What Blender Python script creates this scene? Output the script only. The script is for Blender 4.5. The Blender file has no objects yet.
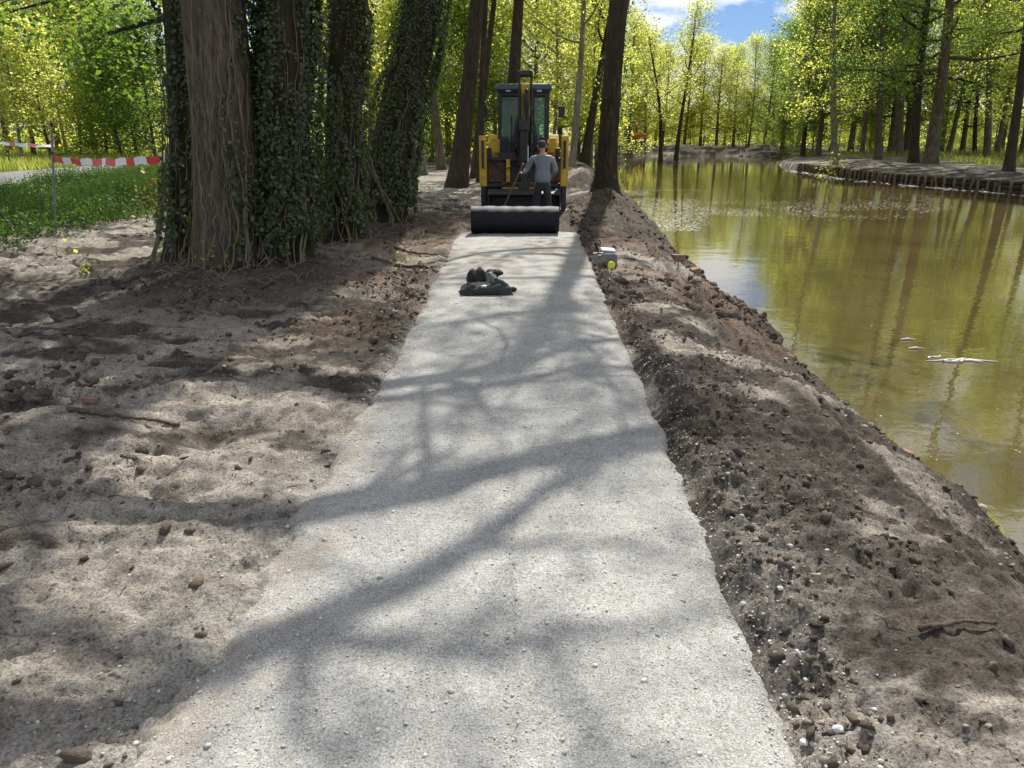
import bpy, bmesh, math, random
import numpy as np
from mathutils import Vector, Matrix, Quaternion
R = math.radians
random.seed(7)
rng = np.random.default_rng(11)
C = bpy.context.scene.collection
SUNV = np.array([0.19, 0.89, 1.0])          # per metre of height, the way towards the sun
PITCH = R(18.14); F = 769.0; CAMH = 1.8

# ------------------------------------------------------------------ planning: survey of the photograph's ground plane
def gnd(px, py, z=0.0):
    a = PITCH - math.atan((384 - py) / F)
    D = (CAMH - z) / math.tan(a)
    dep = D * math.cos(PITCH) + (CAMH - z) * math.sin(PITCH)
    return ((px - 512) / F * dep, D)
def at(px, D, h=0.0):
    dep = D * math.cos(PITCH) + (CAMH - h) * math.sin(PITCH)
    return ((px - 512) / F * dep, D)

# ------------------------------------------------------------------ noise
_P = np.random.default_rng(3).random((257, 257))
_P[256, :] = _P[0, :]; _P[:, 256] = _P[:, 0]
def vn(x, y):
    xi = np.floor(x).astype(np.int64); yi = np.floor(y).astype(np.int64)
    fx = x - xi; fy = y - yi
    xi &= 255; yi &= 255
    fx = fx * fx * (3 - 2 * fx); fy = fy * fy * (3 - 2 * fy)
    a = _P[xi, yi]; b = _P[xi + 1, yi]; c = _P[xi, yi + 1]; d = _P[xi + 1, yi + 1]
    return (a * (1 - fx) + b * fx) * (1 - fy) + (c * (1 - fx) + d * fx) * fy
def fbm(x, y, o=4, g=0.5):
    s = 0; a = 1.0; t = 0
    ca, sa = math.cos(0.6), math.sin(0.6)
    for i in range(o):
        s = s + a * vn(x + 17.3 * i, y + 9.1 * i); t += a; a *= g
        x, y = (x * ca - y * sa) * 2.03, (x * sa + y * ca) * 2.03
    return s / t
def ss(a, b, x):
    t = np.clip((x - a) / (b - a), 0, 1); return t * t * (3 - 2 * t)

# ------------------------------------------------------------------ materials
def mat(name):
    m = bpy.data.materials.new(name); m.use_nodes = True
    nt = m.node_tree; nt.nodes.clear()
    o = nt.nodes.new('ShaderNodeOutputMaterial')
    return m, nt, o
def N(nt, t, **kw):
    n = nt.nodes.new('ShaderNode' + t)
    for k, v in kw.items():
        if k in n.inputs.keys() if isinstance(k, str) else False: n.inputs[k].default_value = v
        else: setattr(n, k, v)
    return n
def setin(n, **kw):
    for k, v in kw.items(): n.inputs[k.replace('_', ' ')].default_value = v
    return n
def ramp(nt, stops, interp='LINEAR'):
    r = nt.nodes.new('ShaderNodeValToRGB'); r.color_ramp.interpolation = interp
    e = r.color_ramp.elements
    while len(e) < len(stops): e.new(0.5)
    for i, (p, c) in enumerate(stops):
        e[i].position = p; e[i].color = c if len(c) == 4 else (*c, 1)
    return r
def mixc(nt, a, b, fac, mode='MIX'):
    m = nt.nodes.new('ShaderNodeMix'); m.data_type = 'RGBA'; m.blend_type = mode
    for sock, v in ((m.inputs[0], fac), (m.inputs[6], a), (m.inputs[7], b)):
        if isinstance(v, (int, float)): sock.default_value = v
        elif isinstance(v, tuple): sock.default_value = (*v, 1) if len(v) == 3 else v
        else: nt.links.new(v, sock)
    return m.outputs[2]
def noise(nt, scale, detail=4, rough=0.55, coord='Object', stretch=None, dist=0.0):
    tc = nt.nodes.new('ShaderNodeTexCoord'); n = nt.nodes.new('ShaderNodeTexNoise')
    n.inputs['Scale'].default_value = scale; n.inputs['Detail'].default_value = detail
    n.inputs['Roughness'].default_value = rough; n.inputs['Distortion'].default_value = dist
    if stretch:
        mp = nt.nodes.new('ShaderNodeMapping'); mp.inputs['Scale'].default_value = stretch
        nt.links.new(tc.outputs[coord], mp.inputs['Vector']); nt.links.new(mp.outputs['Vector'], n.inputs['Vector'])
    else: nt.links.new(tc.outputs[coord], n.inputs['Vector'])
    return n.outputs['Fac']
def simple(name, col, rough=0.6, metal=0.0, var=0.25, nscale=6, bump=0.0, bscale=60, dirt=None, spec=0.5, coat=0.0):
    m, nt, o = mat(name)
    p = nt.nodes.new('ShaderNodeBsdfPrincipled')
    f = noise(nt, nscale, 5)
    d = tuple(c * (1 - var) for c in col); u = tuple(min(1, c * (1 + var)) for c in col)
    r = ramp(nt, [(0.3, d), (0.7, u)]); nt.links.new(f, r.inputs[0])
    c = r.outputs[0]
    if dirt:
        f2 = noise(nt, nscale * 2.7, 6, 0.65)
        r2 = ramp(nt, [(0.5, (0, 0, 0)), (0.72, (1, 1, 1))]); nt.links.new(f2, r2.inputs[0])
        c = mixc(nt, c, dirt, r2.outputs[0])
    nt.links.new(c, p.inputs['Base Color'])
    setin(p, Roughness=rough, Metallic=metal); p.inputs['Specular IOR Level'].default_value = spec
    p.inputs['Coat Weight'].default_value = coat
    if bump:
        b = nt.nodes.new('ShaderNodeBump'); b.inputs['Strength'].default_value = bump; b.inputs['Distance'].default_value = 0.02
        nt.links.new(noise(nt, bscale, 5), b.inputs['Height']); nt.links.new(b.outputs[0], p.inputs['Normal'])
    nt.links.new(p.outputs[0], o.inputs[0])
    return m
def leafmat(name, dark, light, trans, tf=0.5, rough=0.5, gloss=0.025):
    m, nt, o = mat(name)
    at_ = nt.nodes.new('ShaderNodeAttribute'); at_.attribute_name = 'v'
    oi = nt.nodes.new('ShaderNodeObjectInfo')
    ad = nt.nodes.new('ShaderNodeMath'); ad.operation = 'MULTIPLY_ADD'
    nt.links.new(oi.outputs['Random'], ad.inputs[0]); ad.inputs[1].default_value = 0.35
    nt.links.new(at_.outputs['Fac'], ad.inputs[2])
    r = ramp(nt, [(0.0, dark), (1.2, light)]); nt.links.new(ad.outputs[0], r.inputs[0])
    d = nt.nodes.new('ShaderNodeBsdfDiffuse'); nt.links.new(r.outputs[0], d.inputs[0])
    t = nt.nodes.new('ShaderNodeBsdfTranslucent')
    tr = ramp(nt, [(0.0, tuple(c * 0.55 for c in trans)), (1.1, trans)]); nt.links.new(ad.outputs[0], tr.inputs[0])
    nt.links.new(tr.outputs[0], t.inputs[0])
    mx = nt.nodes.new('ShaderNodeMixShader'); mx.inputs[0].default_value = tf
    nt.links.new(d.outputs[0], mx.inputs[1]); nt.links.new(t.outputs[0], mx.inputs[2])
    g = nt.nodes.new('ShaderNodeBsdfGlossy'); g.inputs['Roughness'].default_value = rough; g.inputs[0].default_value = (1, 1, 1, 1)
    m2 = nt.nodes.new('ShaderNodeMixShader'); m2.inputs[0].default_value = gloss
    nt.links.new(mx.outputs[0], m2.inputs[1]); nt.links.new(g.outputs[0], m2.inputs[2])
    nt.links.new(m2.outputs[0], o.inputs[0])
    return m
def barkmat(name, a, b, moss=None, scale=5.0, bump=0.9):
    m, nt, o = mat(name)
    p = nt.nodes.new('ShaderNodeBsdfPrincipled'); setin(p, Roughness=0.9); p.inputs['Specular IOR Level'].default_value = 0.2
    f = noise(nt, scale, 8, 0.65, stretch=(3.0, 3.0, 0.45), dist=0.3)
    r = ramp(nt, [(0.32, a), (0.66, b)]); nt.links.new(f, r.inputs[0]); c = r.outputs[0]
    if moss:
        f2 = noise(nt, 1.6, 5, 0.6); r2 = ramp(nt, [(0.45, (0, 0, 0)), (0.68, (1, 1, 1))]); nt.links.new(f2, r2.inputs[0])
        c = mixc(nt, c, moss, r2.outputs[0])
    nt.links.new(c, p.inputs['Base Color'])
    bp = nt.nodes.new('ShaderNodeBump'); bp.inputs['Strength'].default_value = bump; bp.inputs['Distance'].default_value = 0.07
    nt.links.new(f, bp.inputs['Height']); nt.links.new(bp.outputs[0], p.inputs['Normal'])
    nt.links.new(p.outputs[0], o.inputs[0]); return m

M = {}
M['bark'] = barkmat('bark_brown', (0.045, 0.032, 0.022), (0.20, 0.15, 0.11), (0.06, 0.055, 0.03))
M['bark_warm'] = barkmat('bark_warm', (0.028, 0.022, 0.017), (0.24, 0.19, 0.145), (0.10, 0.09, 0.07), scale=11, bump=1.0)
M['bark_dark'] = barkmat('bark_dark', (0.022, 0.017, 0.012), (0.085, 0.062, 0.045), (0.03, 0.035, 0.015))
M['bark_pale'] = barkmat('bark_pale', (0.10, 0.09, 0.07), (0.30, 0.28, 0.23), (0.12, 0.13, 0.06))
M['vine'] = barkmat('vine_bark', (0.13, 0.10, 0.07), (0.31, 0.26, 0.19), scale=12)
M['lime'] = leafmat('leaves_lime', (0.10, 0.13, 0.014), (0.20, 0.24, 0.03), (0.82, 0.86, 0.14), 0.66)
M['yellow'] = leafmat('leaves_yellow_green', (0.12, 0.14, 0.02), (0.24, 0.26, 0.04), (0.88, 0.92, 0.22), 0.66)
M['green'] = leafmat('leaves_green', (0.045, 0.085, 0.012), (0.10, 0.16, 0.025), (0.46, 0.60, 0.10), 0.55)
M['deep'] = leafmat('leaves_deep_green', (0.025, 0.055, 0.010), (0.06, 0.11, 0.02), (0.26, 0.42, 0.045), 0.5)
M['ivy'] = leafmat('leaves_ivy', (0.016, 0.032, 0.010), (0.085, 0.115, 0.04), (0.16, 0.25, 0.04), 0.28, rough=0.4, gloss=0.035)
M['ground_green'] = leafmat('leaves_ground', (0.014, 0.036, 0.008), (0.05, 0.095, 0.016), (0.11, 0.22, 0.025), 0.4)  # greens darkened to stand in for shade over the undergrowth
M['grass'] = leafmat('grass_blades', (0.09, 0.13, 0.02), (0.20, 0.24, 0.05), (0.55, 0.60, 0.10), 0.5)
M['orange_leaf'] = leafmat('leaves_orange', (0.08, 0.06, 0.015), (0.17, 0.13, 0.025), (0.30, 0.26, 0.05), 0.4)

# ------------------------------------------------------------------ mesh helpers
def mk(name, V, Fq, m=None, parent=None, smooth=False, attrs=None, matidx=None):
    V = np.asarray(V, dtype=np.float32).reshape(-1, 3)
    me = bpy.data.meshes.new(name)
    if isinstance(Fq, np.ndarray):
        k = Fq.shape[1]; n = len(Fq)
        me.vertices.add(len(V)); me.vertices.foreach_set('co', V.ravel())
        me.loops.add(n * k); me.loops.foreach_set('vertex_index', Fq.astype(np.int32).ravel())
        me.polygons.add(n); me.polygons.foreach_set('loop_start', np.arange(0, n * k, k, dtype=np.int32))
        try: me.polygons.foreach_set('loop_total', np.full(n, k, dtype=np.int32))
        except Exception: pass
        me.update(calc_edges=True)
    else:
        me.from_pydata(V.tolist(), [], Fq); me.update()
    if smooth: me.polygons.foreach_set('use_smooth', np.ones(len(me.polygons), dtype=bool))
    if attrs:
        for k2, (dom, arr) in attrs.items():
            a = me.attributes.new(k2, 'FLOAT', dom); a.data.foreach_set('value', np.asarray(arr, dtype=np.float32))
    if m is not None:
        for mm in (m if isinstance(m, (list, tuple)) else [m]): me.materials.append(mm)
    if matidx is not None: me.polygons.foreach_set('material_index', np.asarray(matidx, dtype=np.int32))
    me.update()
    o = bpy.data.objects.new(name, me); C.objects.link(o)
    if parent is not None: o.parent = parent
    return o
def tag(o, label=None, cat=None, group=None, kind=None):
    if label: o['label'] = label
    if cat: o['category'] = cat
    if group: o['group'] = group
    if kind: o['kind'] = kind
    return o
def empty(name, loc=(0, 0, 0), rz=0.0):
    o = bpy.data.objects.new(name, None); C.objects.link(o); o.location = loc; o.rotation_euler = (0, 0, rz)
    o.empty_display_size = 0.2
    return o

def tube_arr(P, r, sides=8, bumps=0.0, seed=0):
    P = np.asarray(P, float); r = np.asarray(r, float); n = len(P)
    T = np.gradient(P, axis=0); T /= np.linalg.norm(T, axis=1)[:, None] + 1e-9
    u = np.array([1.0, 0.0, 0.0]) if abs(T[0][0]) < 0.8 else np.array([0, 1.0, 0])
    ring = []
    ang = np.arange(sides) / sides * 2 * math.pi
    for i in range(n):
        u = u - T[i] * (u @ T[i]); u /= np.linalg.norm(u) + 1e-9
        w = np.cross(T[i], u)
        ri = r[i]
        if bumps:
            k = 1 + bumps * (vn(np.cos(ang) * 1.7 + 9 + seed, np.sin(ang) * 1.7 + i * 0.23 + seed * 3.1) - 0.5) * 2
        else: k = 1
        ring.append(P[i] + (np.cos(ang) * ri * k)[:, None] * u + (np.sin(ang) * ri * k)[:, None] * w)
    V = np.concatenate(ring)
    i = np.arange(n - 1)[:, None] * sides; j = np.arange(sides)[None, :]; j2 = (j + 1) % sides
    Fq = np.stack([i + j, i + j2, i + sides + j2, i + sides + j], -1).reshape(-1, 4)
    return V, Fq
class Acc:
    def __init__(s): s.V = []; s.F = []; s.n = 0
    def add(s, V, Fq): s.V.append(V); s.F.append(Fq + s.n); s.n += len(V)
    def tube(s, P, r, sides=8, **k): s.add(*tube_arr(P, r, sides, **k))
    def get(s): return np.concatenate(s.V), np.concatenate(s.F)
def unit(v): return v / (np.linalg.norm(v, axis=-1, keepdims=True) + 1e-9)
def leaves(cent, size, g, upbias=0.6, aspect=0.62, normals=None):
    n = len(cent)
    size = np.asarray(size) * (0.65 + 0.7 * g.random(n))
    nb = g.normal(size=(n, 3)); nb[:, 2] = np.abs(nb[:, 2]) + upbias
    if normals is not None: nb = normals + 0.55 * g.normal(size=(n, 3))
    nb = unit(nb)
    a = unit(np.cross(nb, g.normal(size=(n, 3)))); c = np.cross(nb, a)
    l = (size * 0.5)[:, None]; w = (size * 0.5 * aspect)[:, None]
    dro = nb * (size * 0.12)[:, None]
    V = np.stack([cent - a * l - dro, cent + c * w + a * l * 0.1, cent + a * l - dro, cent - c * w + a * l * 0.1], 1).reshape(-1, 3)
    Fq = np.arange(n * 4).reshape(-1, 4)
    return V, Fq

def curve_pts(p0, d0, L, n, g, wander=0.25, up=0.15):
    P = [np.array(p0, float)]; d = unit(np.array(d0, float))
    for i in range(n):
        d = unit(d + g.normal(size=3) * wander * np.array([1, 1, 0.7]) + np.array([0, 0, up]))
        P.append(P[-1] + d * L / n)
    return np.array(P)

def gen_tree(g, trunk, r0, r1, cs, n_limb, limb_len, clump_n, clump_s, leaf, sides=12, flare=0.5, bumps=0.1, limbs_extra=(), up=0.16, sub=4, low=0.0):
    """trunk: (n,3) polyline from the ground up. cs: share of the height where limbs start. Returns wood and leaf arrays."""
    A = Acc(); H = trunk[-1][2] - trunk[0][2]
    t = (trunk[:, 2] - trunk[0][2]) / H
    rad = r0 + (r1 - r0) * t ** 0.85
    hh = (trunk[:, 2] - trunk[0][2])
    rad = rad * (1 + flare * np.exp(-hh / (r0 * 1.3)))
    A.tube(trunk, rad, sides, bumps=bumps, seed=int(g.integers(99)))
    cl = []
    def at_t(tt):
        return np.array([np.interp(tt, t, trunk[:, k]) for k in range(3)]), np.interp(tt, t, rad)
    az = g.random() * 6.28
    for i in range(n_limb):
        tt = cs + (1 - cs) * ((i + g.random() * 0.6) / n_limb); tt = min(tt, 0.985)
        p, rr = at_t(tt); az += 2.4 + g.normal() * 0.3
        rel = (tt - cs) / (1 - cs)
        L = limb_len * (1.0 - 0.62 * rel ** 1.3) * (0.75 + 0.5 * g.random())
        el = 0.25 + 0.75 * rel + g.normal() * 0.12 - low * (1 - rel)
        d = np.array([math.cos(az) * math.cos(el), math.sin(az) * math.cos(el), math.sin(el)])
        P = curve_pts(p, d, L, 6, g, 0.16, up * (1 - low))
        lr = min(rr * 0.5, 0.035 * L + 0.015)
        A.tube(P, np.linspace(lr, lr * 0.18, 7), 6)
        for j in range(sub):
            k = 2 + (j * 4) // sub + int(g.integers(0, 2)); k = min(k, 5)
            dd = unit(P[k] - P[k - 1]) + g.normal(size=3) * 0.65
            Q = curve_pts(P[k], dd, L * (0.42 - 0.05 * k) * (0.8 + 0.5 * g.random()), 4, g, 0.22, 0.08)
            A.tube(Q, np.linspace(lr * 0.35, lr * 0.07, 5), 4)
            cl += [Q[2], Q[3], Q[4]]
        cl += [P[3], P[4], P[5], P[6]]
    cl += [trunk[-1]]
    for P, rr, with_leaves in limbs_extra:
        A.tube(P, rr, 9, bumps=0.08)
        if with_leaves: cl += list(with_leaves)
    cl = np.array(cl)
    n = int(clump_n)
    cc = np.repeat(cl, n, 0)
    off = g.normal(size=(len(cc), 3)) * clump_s * np.array([1, 1, 0.62])
    # leaves hang in uneven sprays: a few sub-tufts per clump
    ks = 5
    tuft = g.normal(size=(len(cl), ks, 3)) * clump_s * np.array([1.1, 1.1, 0.7])
    sel = g.integers(0, ks, len(cc)); tf = tuft[np.repeat(np.arange(len(cl)), n), sel]
    pos = cc + tf + off * 0.42
    keep = pos[:, 2] > trunk[0][2] + 0.3
    pos = pos[keep]
    LV, LF = leaves(pos, leaf, g)
    va = np.clip(0.5 + 0.22 * g.normal(size=len(pos)) + 0.2 * np.repeat(g.normal(size=len(cl)), n)[keep], 0, 1)
    return A.get(), (LV, LF), va

def trunk_line(base, top, n=22, wig=0.06, g=None, bend=0.0, lift=-0.25):
    b = np.array(base, float); tp = np.array(top, float)
    b = b + np.array([0, 0, lift])
    s = np.linspace(0, 1, n)
    s = s ** 1.35
    P = b + (tp - b) * s[:, None]
    H = tp[2] - b[2]
    ph = g.random(4) * 6.28
    P[:, 0] += (np.sin(s * 5 + ph[0]) - math.sin(ph[0])) * wig * H * 0.12 + bend * np.sin(s * 3.14)
    P[:, 1] += (np.sin(s * 4.3 + ph[1]) - math.sin(ph[1])) * wig * H * 0.12
    return P

# ------------------------------------------------------------------ terrain
WATER = -0.80
POND = [(3.15, -15), (3.1, 3), (3.2, 6), (3.42, 10), (3.5, 14), (3.7, 19), (4.3, 26), (4.9, 34), (5.6, 45), (5.6, 60), (4.0, 70), (4.5, 84), (14, 91), (25, 91), (28, 82),
        (23, 70), (21.2, 61.5), (20.3, 57), (19.9, 46), (20.7, 40), (22.6, 34.8), (24, 27), (24.5, 0), (24.5, -15)]
def pond_d(x, y):
    n = len(POND); best = np.full(x.shape, 1e9); inside = np.zeros(x.shape, bool)
    for i in range(n):
        x0, y0 = POND[i]; x1, y1 = POND[(i + 1) % n]
        dx, dy = x1 - x0, y1 - y0
        t = np.clip(((x - x0) * dx + (y - y0) * dy) / (dx * dx + dy * dy), 0, 1)
        best = np.minimum(best, (x - x0 - t * dx) ** 2 + (y - y0 - t * dy) ** 2)
        c = ((y0 > y) != (y1 > y))
        if dy != 0: inside ^= c & (x < (y - y0) * dx / dy + x0)
    d = np.sqrt(best); return np.where(inside, -d, d)
PL = [gnd(*p) for p in [(95, 800), (130, 768), (185, 690), (238, 610), (300, 520), (345, 445), (372, 402), (400, 352), (421, 312), (436, 280), (447, 258), (455, 240)]]
PR = [gnd(*p) for p in [(800, 800), (788, 768), (764, 697), (736, 620), (718, 570), (699, 522), (683, 487), (669, 450), (657, 420), (645, 388), (633, 360), (619, 333), (609, 312), (598, 285), (588, 260), (580, 240)]]
PLx = lambda y: np.interp(y, [p[1] for p in PL] + [17.5], [p[0] for p in PL] + [-0.85])
PRx = lambda y: np.interp(y, [p[1] for p in PR] + [17.5], [p[0] for p in PR] + [1.25])
MOUNDS = [(1.95, 23.8, 0.95, 1.5, 0.75), (2.7, 26.0, 0.9, 1.3, 0.45), (2.35, 20.5, 0.9, 1.6, 0.38), (2.6, 17.0, 0.7, 2.2, 0.22), (-3.4, 10.6, 1.5, 1.3, 0.16), (-2.5, 13.2, 1.1, 1.3, 0.14),
          (-2.3, 15.6, 1.2, 1.2, 0.18), (14.3, 72, 2.0, 1.2, 1.86), (13.6, 95, 2.6, 1.8, 0.9), (24, 95, 2.5, 1.6, 0.5), (29, 93, 3, 1.8, 0.6), (20, 96, 2, 1.5, 0.6),
          (-4.3, 6.2, 0.9, 0.5, 0.09), (-2.2, 5.0, 1.0, 0.35, 0.06), (-1.9, 7.0, 0.7, 0.5, 0.06), (-1.95, 8.6, 0.5, 0.7, 0.07), (21.2, 52, 1.0, 8, 0.15)]
def H(x, y, hf=True):
    x = np.atleast_1d(np.asarray(x, float)); y = np.atleast_1d(np.asarray(y, float))
    d = pond_d(x, y) + (fbm(x * 0.9, y * 0.9, 4) - 0.5) * 0.55
    far = ss(8, 14, x); end = ss(60, 75, y)
    soft = -0.8 + 0.8 * ss(-0.35, 1.0, (d) / 2.15) * 1.0
    soft = np.where(d < 0, -0.8 + d * 0.55, -0.8 + 0.8 * np.sin(np.clip(d / 1.75, 0, 1) * math.pi / 2) ** 0.9)
    hard = np.where(d < 0, -0.95 + d * 0.5, -0.95 + 0.50 * ss(0.0, 0.25, d) + 0.42 * ss(0.2, 5, d) ** 0.8)
    endp = np.where(d < 0, -0.8 + d * 0.4, -0.8 + 0.5 * ss(0, 2.0, d) + 0.3 * ss(2, 8, d))
    h = soft * (1 - far) + hard * far
    h = h * (1 - end) + endp * end
    h = np.maximum(h, -2.2)
    for (mx, my, sx, sy, a) in MOUNDS:
        e = ((x - mx) / sx) ** 2 + ((y - my) / sy) ** 2
        m_ = e < 9
        if m_.any():
            hh = np.zeros_like(h); hh[m_] = a * np.exp(-e[m_] * 1.1)
            if a >= 0.3: hh *= (0.8 + 0.4 * fbm(x * 3 / max(sx, 1), y * 3 / max(sx, 1), 4))
            h += hh
    near = ss(34, 18, y) * ss(-13, -9, x) * ss(6, 3, x)
    land = ss(-0.4, 0.3, d)
    lx = PLx(y); rx = PRx(y)
    inpath = ss(-0.12, 0.10, x - lx) * ss(-0.10, 0.10, rx - x) * ss(17.8, 16.5, y)
    off = 1 - inpath
    # broad undulation, wheel ruts, shovelled lumps
    u = (fbm(x * 0.55 + 3, y * 0.9 + 7, 3) - 0.5) * 0.20 * near * off
    rag = fbm(x * 1.1 + 31, y * 2.6 + 5, 4)
    u += (np.abs(rag - 0.5) * -0.45 + 0.04) * near * off * ss(0.15, 0.9, lx - x) * 0.75
    h += u
    # right side: lip along the path, long streaks parallel to the bank on its slope
    dr = x - rx
    lip = np.exp(-((dr - 0.16) / 0.12) ** 2) * (0.010 + 0.042 * ss(0.42, 0.62, fbm(x * 0.8 + 8, y * 1.6 + 4, 3))) * (0.35 + 0.65 * ss(2.0, 3.2, y))
    lip += np.exp(-((dr - 0.55) / 0.3) ** 2) * 0.06 * (fbm(x * 1.5, y * 1.3 + 50, 3))
    h += lip * ss(17, 15, y) * ss(-1, 0.5, y)
    sl = ss(0.8, 1.2, dr) * land * ss(8, 5, x)
    st = fbm(x * 7.0 + y * 0.35, y * 0.42, 4, 0.6); h += ((st - 0.5) * 0.26 + (0.25 - np.abs(st - 0.5)) * 0.14) * sl
    edge = np.exp(-((x - lx + 0.05) / 0.10) ** 2) * 0.03 * fbm(x * 3, y * 3, 2) * ss(3.2, 6.5, y) * ss(17, 15, y); h += edge
    if hf:
        crumb = ss(0.42, 0.62, fbm(x * 0.9 + 60, y * 1.3 + 20, 4))
        crumb = np.where(dr > 0.3, crumb * 0.55 + sl * 0.12, crumb); crumb = np.maximum(crumb, 0.55 * np.exp(-((dr - 0.15) / 0.15) ** 2))
        a = near * off * land
        n1 = fbm(x * 6.5, y * 6.5, 3); n2 = fbm(x * 19 + 5, y * 19, 3); n3 = fbm(x * 47, y * 47, 2)
        n1b = 1 - 2 * np.abs(n1 - 0.5); h += a * ((n1b - 0.75) * (0.024 + 0.07 * crumb * np.where(x < 0, 1.0, 0.7)) + (ss(0.40, 0.62, n2) - ss(0.3,0.1,n2) * 0.3) * (0.016 + 0.022 * crumb) + (n3 - 0.5) * (0.012 + 0.018 * crumb))
        # foot and track marks in the sand
        h -= a * (1 - crumb) * 0.03 * ss(0.62, 0.72, fbm(x * 2.6 + 80, y * 3.4, 2))
    h -= 0.05 * inpath
    h += 0.05 * ss(-7, -9, x) * ss(45, 40, y)
    return h
def Hs(x, y): return float(H([x], [y])[0])

def graded(segs):
    out = [segs[0][0]]
    for a, b, s0, s1 in segs:
        x = a; n = max(2, int(abs(b - a) / ((s0 + s1) / 2)))
        t = np.linspace(0, 1, n + 1)[1:]
        # spacing grows linearly from s0 to s1
        w = s0 + (s1 - s0) * t; c = np.cumsum(w); c = c / c[-1]
        out += list(a + (b - a) * c)
    return np.array(out)
xs = graded([(-420, -60, 40, 6), (-60, -13, 4, 0.25), (-13, -5, 0.12, 0.045), (-5, -1.2, 0.032, 0.018), (-1.2, 1.0, 0.03, 0.02), (1.0, 3.8, 0.016, 0.022), (3.8, 30, 0.12, 0.25), (30, 60, 0.5, 4), (60, 420, 6, 40)])
ys = graded([(-60, -2, 8, 0.3), (-2, 1.2, 0.15, 0.03), (1.2, 4.5, 0.013, 0.022), (4.5, 10, 0.024, 0.05), (10, 22, 0.05, 0.14), (22, 62, 0.2, 0.35), (62, 105, 0.35, 0.8), (105, 500, 2, 40)])
X, Y = np.meshgrid(xs, ys)
Z = H(X.ravel(), Y.ravel()).reshape(X.shape)
nx, ny = len(xs), len(ys)
i = np.arange(ny - 1)[:, None] * nx; j = np.arange(nx - 1)[None, :]
FG = np.stack([i + j, i + j + 1, i + nx + j + 1, i + nx + j], -1).reshape(-1, 4)
xr, yr = X.ravel(), Y.ravel()
dr_ = xr - PRx(yr); dl_ = PLx(yr) - xr; dpond = pond_d(xr, yr)
sl_ = ss(0.7, 1.2, dr_) * ss(9, 5, xr)
moist_shade = ss(0.40, 0.58, fbm(xr * 0.75 + 60, yr * 1.6 + 20, 5, 0.65)) * 0.85
moist_shade = np.maximum(moist_shade, sl_ * (0.30 + 0.60 * ss(0.35, 0.6, fbm(xr * 4 + yr * .4, yr * 0.7, 4))))
moist_shade = np.maximum(moist_shade, np.exp(-((dr_ - 0.13) / 0.10) ** 2) * (0.35 + 0.6 * ss(2.0, 3.2, yr)))
moist_shade = np.maximum(moist_shade, ss(0.9, 0.1, dpond) * ss(12, 8, xr))
moist_shade = np.maximum(moist_shade, 0.8 * ss(11, 14, yr) * ss(-6, -4, xr) * ss(5, 3.5, xr) * ss(20, 17, yr))
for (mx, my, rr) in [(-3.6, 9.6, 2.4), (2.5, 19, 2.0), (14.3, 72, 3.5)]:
    moist_shade = np.maximum(moist_shade, np.exp(-(((xr - mx) / rr) ** 2 + ((yr - my) / rr) ** 2)) * 0.85)  # the farthest spot darkens the island soil to paint in its shade
dust = np.clip(np.exp(-np.abs(dl_) / 0.42) * 1.0 * ss(5.5, 3, yr) + np.exp(-np.abs(dl_) / 0.07) * 0.6 + np.exp(-np.abs(dr_ - 0.22) / 0.28) * 0.8 * ss(0.38, 0.56, fbm(xr * 1.7, yr * 1.3, 3)) * ss(4.5, 2.6, yr), 0, 1) * (yr < 17)
litter = ss(0.45, 0.62, fbm(xr * 1.2 + 5, yr * 1.2 + 90, 4)) * ss(5, 9, yr) * ss(22, 14, yr) * ss(-4.5, -2.5, xr) * ss(4, 3, xr)
green = np.maximum(ss(-7.9, -9.0, xr + (fbm(xr * .4, yr * .4, 3) - .5) * 1.2), ss(45, 60, yr + 0 * xr) * ss(6, 0, xr))
green = np.maximum(green, ss(30, 42, xr))
m, nt, o = mat('soil')
p = nt.nodes.new('ShaderNodeBsdfPrincipled'); setin(p, Roughness=0.95); p.inputs['Specular IOR Level'].default_value = 0.15
def A_(nm):
    a = nt.nodes.new('ShaderNodeAttribute'); a.attribute_name = nm; return a.outputs['Fac']
nf = noise(nt, 9, 8, 0.65); nf2 = noise(nt, 85, 5, 0.7); nf3 = noise(nt, 1.3, 5, 0.6)
sand = ramp(nt, [(0.3, (0.19, 0.170, 0.143)), (0.66, (0.44, 0.395, 0.34))]); nt.links.new(nf, sand.inputs[0])
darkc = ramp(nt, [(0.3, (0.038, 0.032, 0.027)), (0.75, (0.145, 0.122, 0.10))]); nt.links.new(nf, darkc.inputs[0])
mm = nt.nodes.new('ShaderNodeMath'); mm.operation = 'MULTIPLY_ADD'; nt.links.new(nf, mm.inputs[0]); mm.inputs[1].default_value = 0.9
ms = nt.nodes.new('ShaderNodeMath'); ms.operation = 'SUBTRACT'; nt.links.new(A_('moist_shade'), ms.inputs[0]); ms.inputs[1].default_value = 0.42
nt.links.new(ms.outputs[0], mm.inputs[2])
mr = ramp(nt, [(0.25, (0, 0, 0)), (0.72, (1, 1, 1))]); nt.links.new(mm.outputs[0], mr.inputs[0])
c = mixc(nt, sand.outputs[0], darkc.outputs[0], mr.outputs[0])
litc = ramp(nt, [(0.3, (0.13, 0.085, 0.06)), (0.7, (0.30, 0.205, 0.15))]); nt.links.new(nf2, litc.inputs[0])
lm = nt.nodes.new('ShaderNodeMath'); lm.operation = 'MULTIPLY'; nt.links.new(A_('litter'), lm.inputs[0]); lm.inputs[1].default_value = 0.6
c = mixc(nt, c, litc.outputs[0], lm.outputs[0])
dm = nt.nodes.new('ShaderNodeMath'); dm.operation = 'MULTIPLY'; nt.links.new(A_('dust'), dm.inputs[0])
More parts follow.
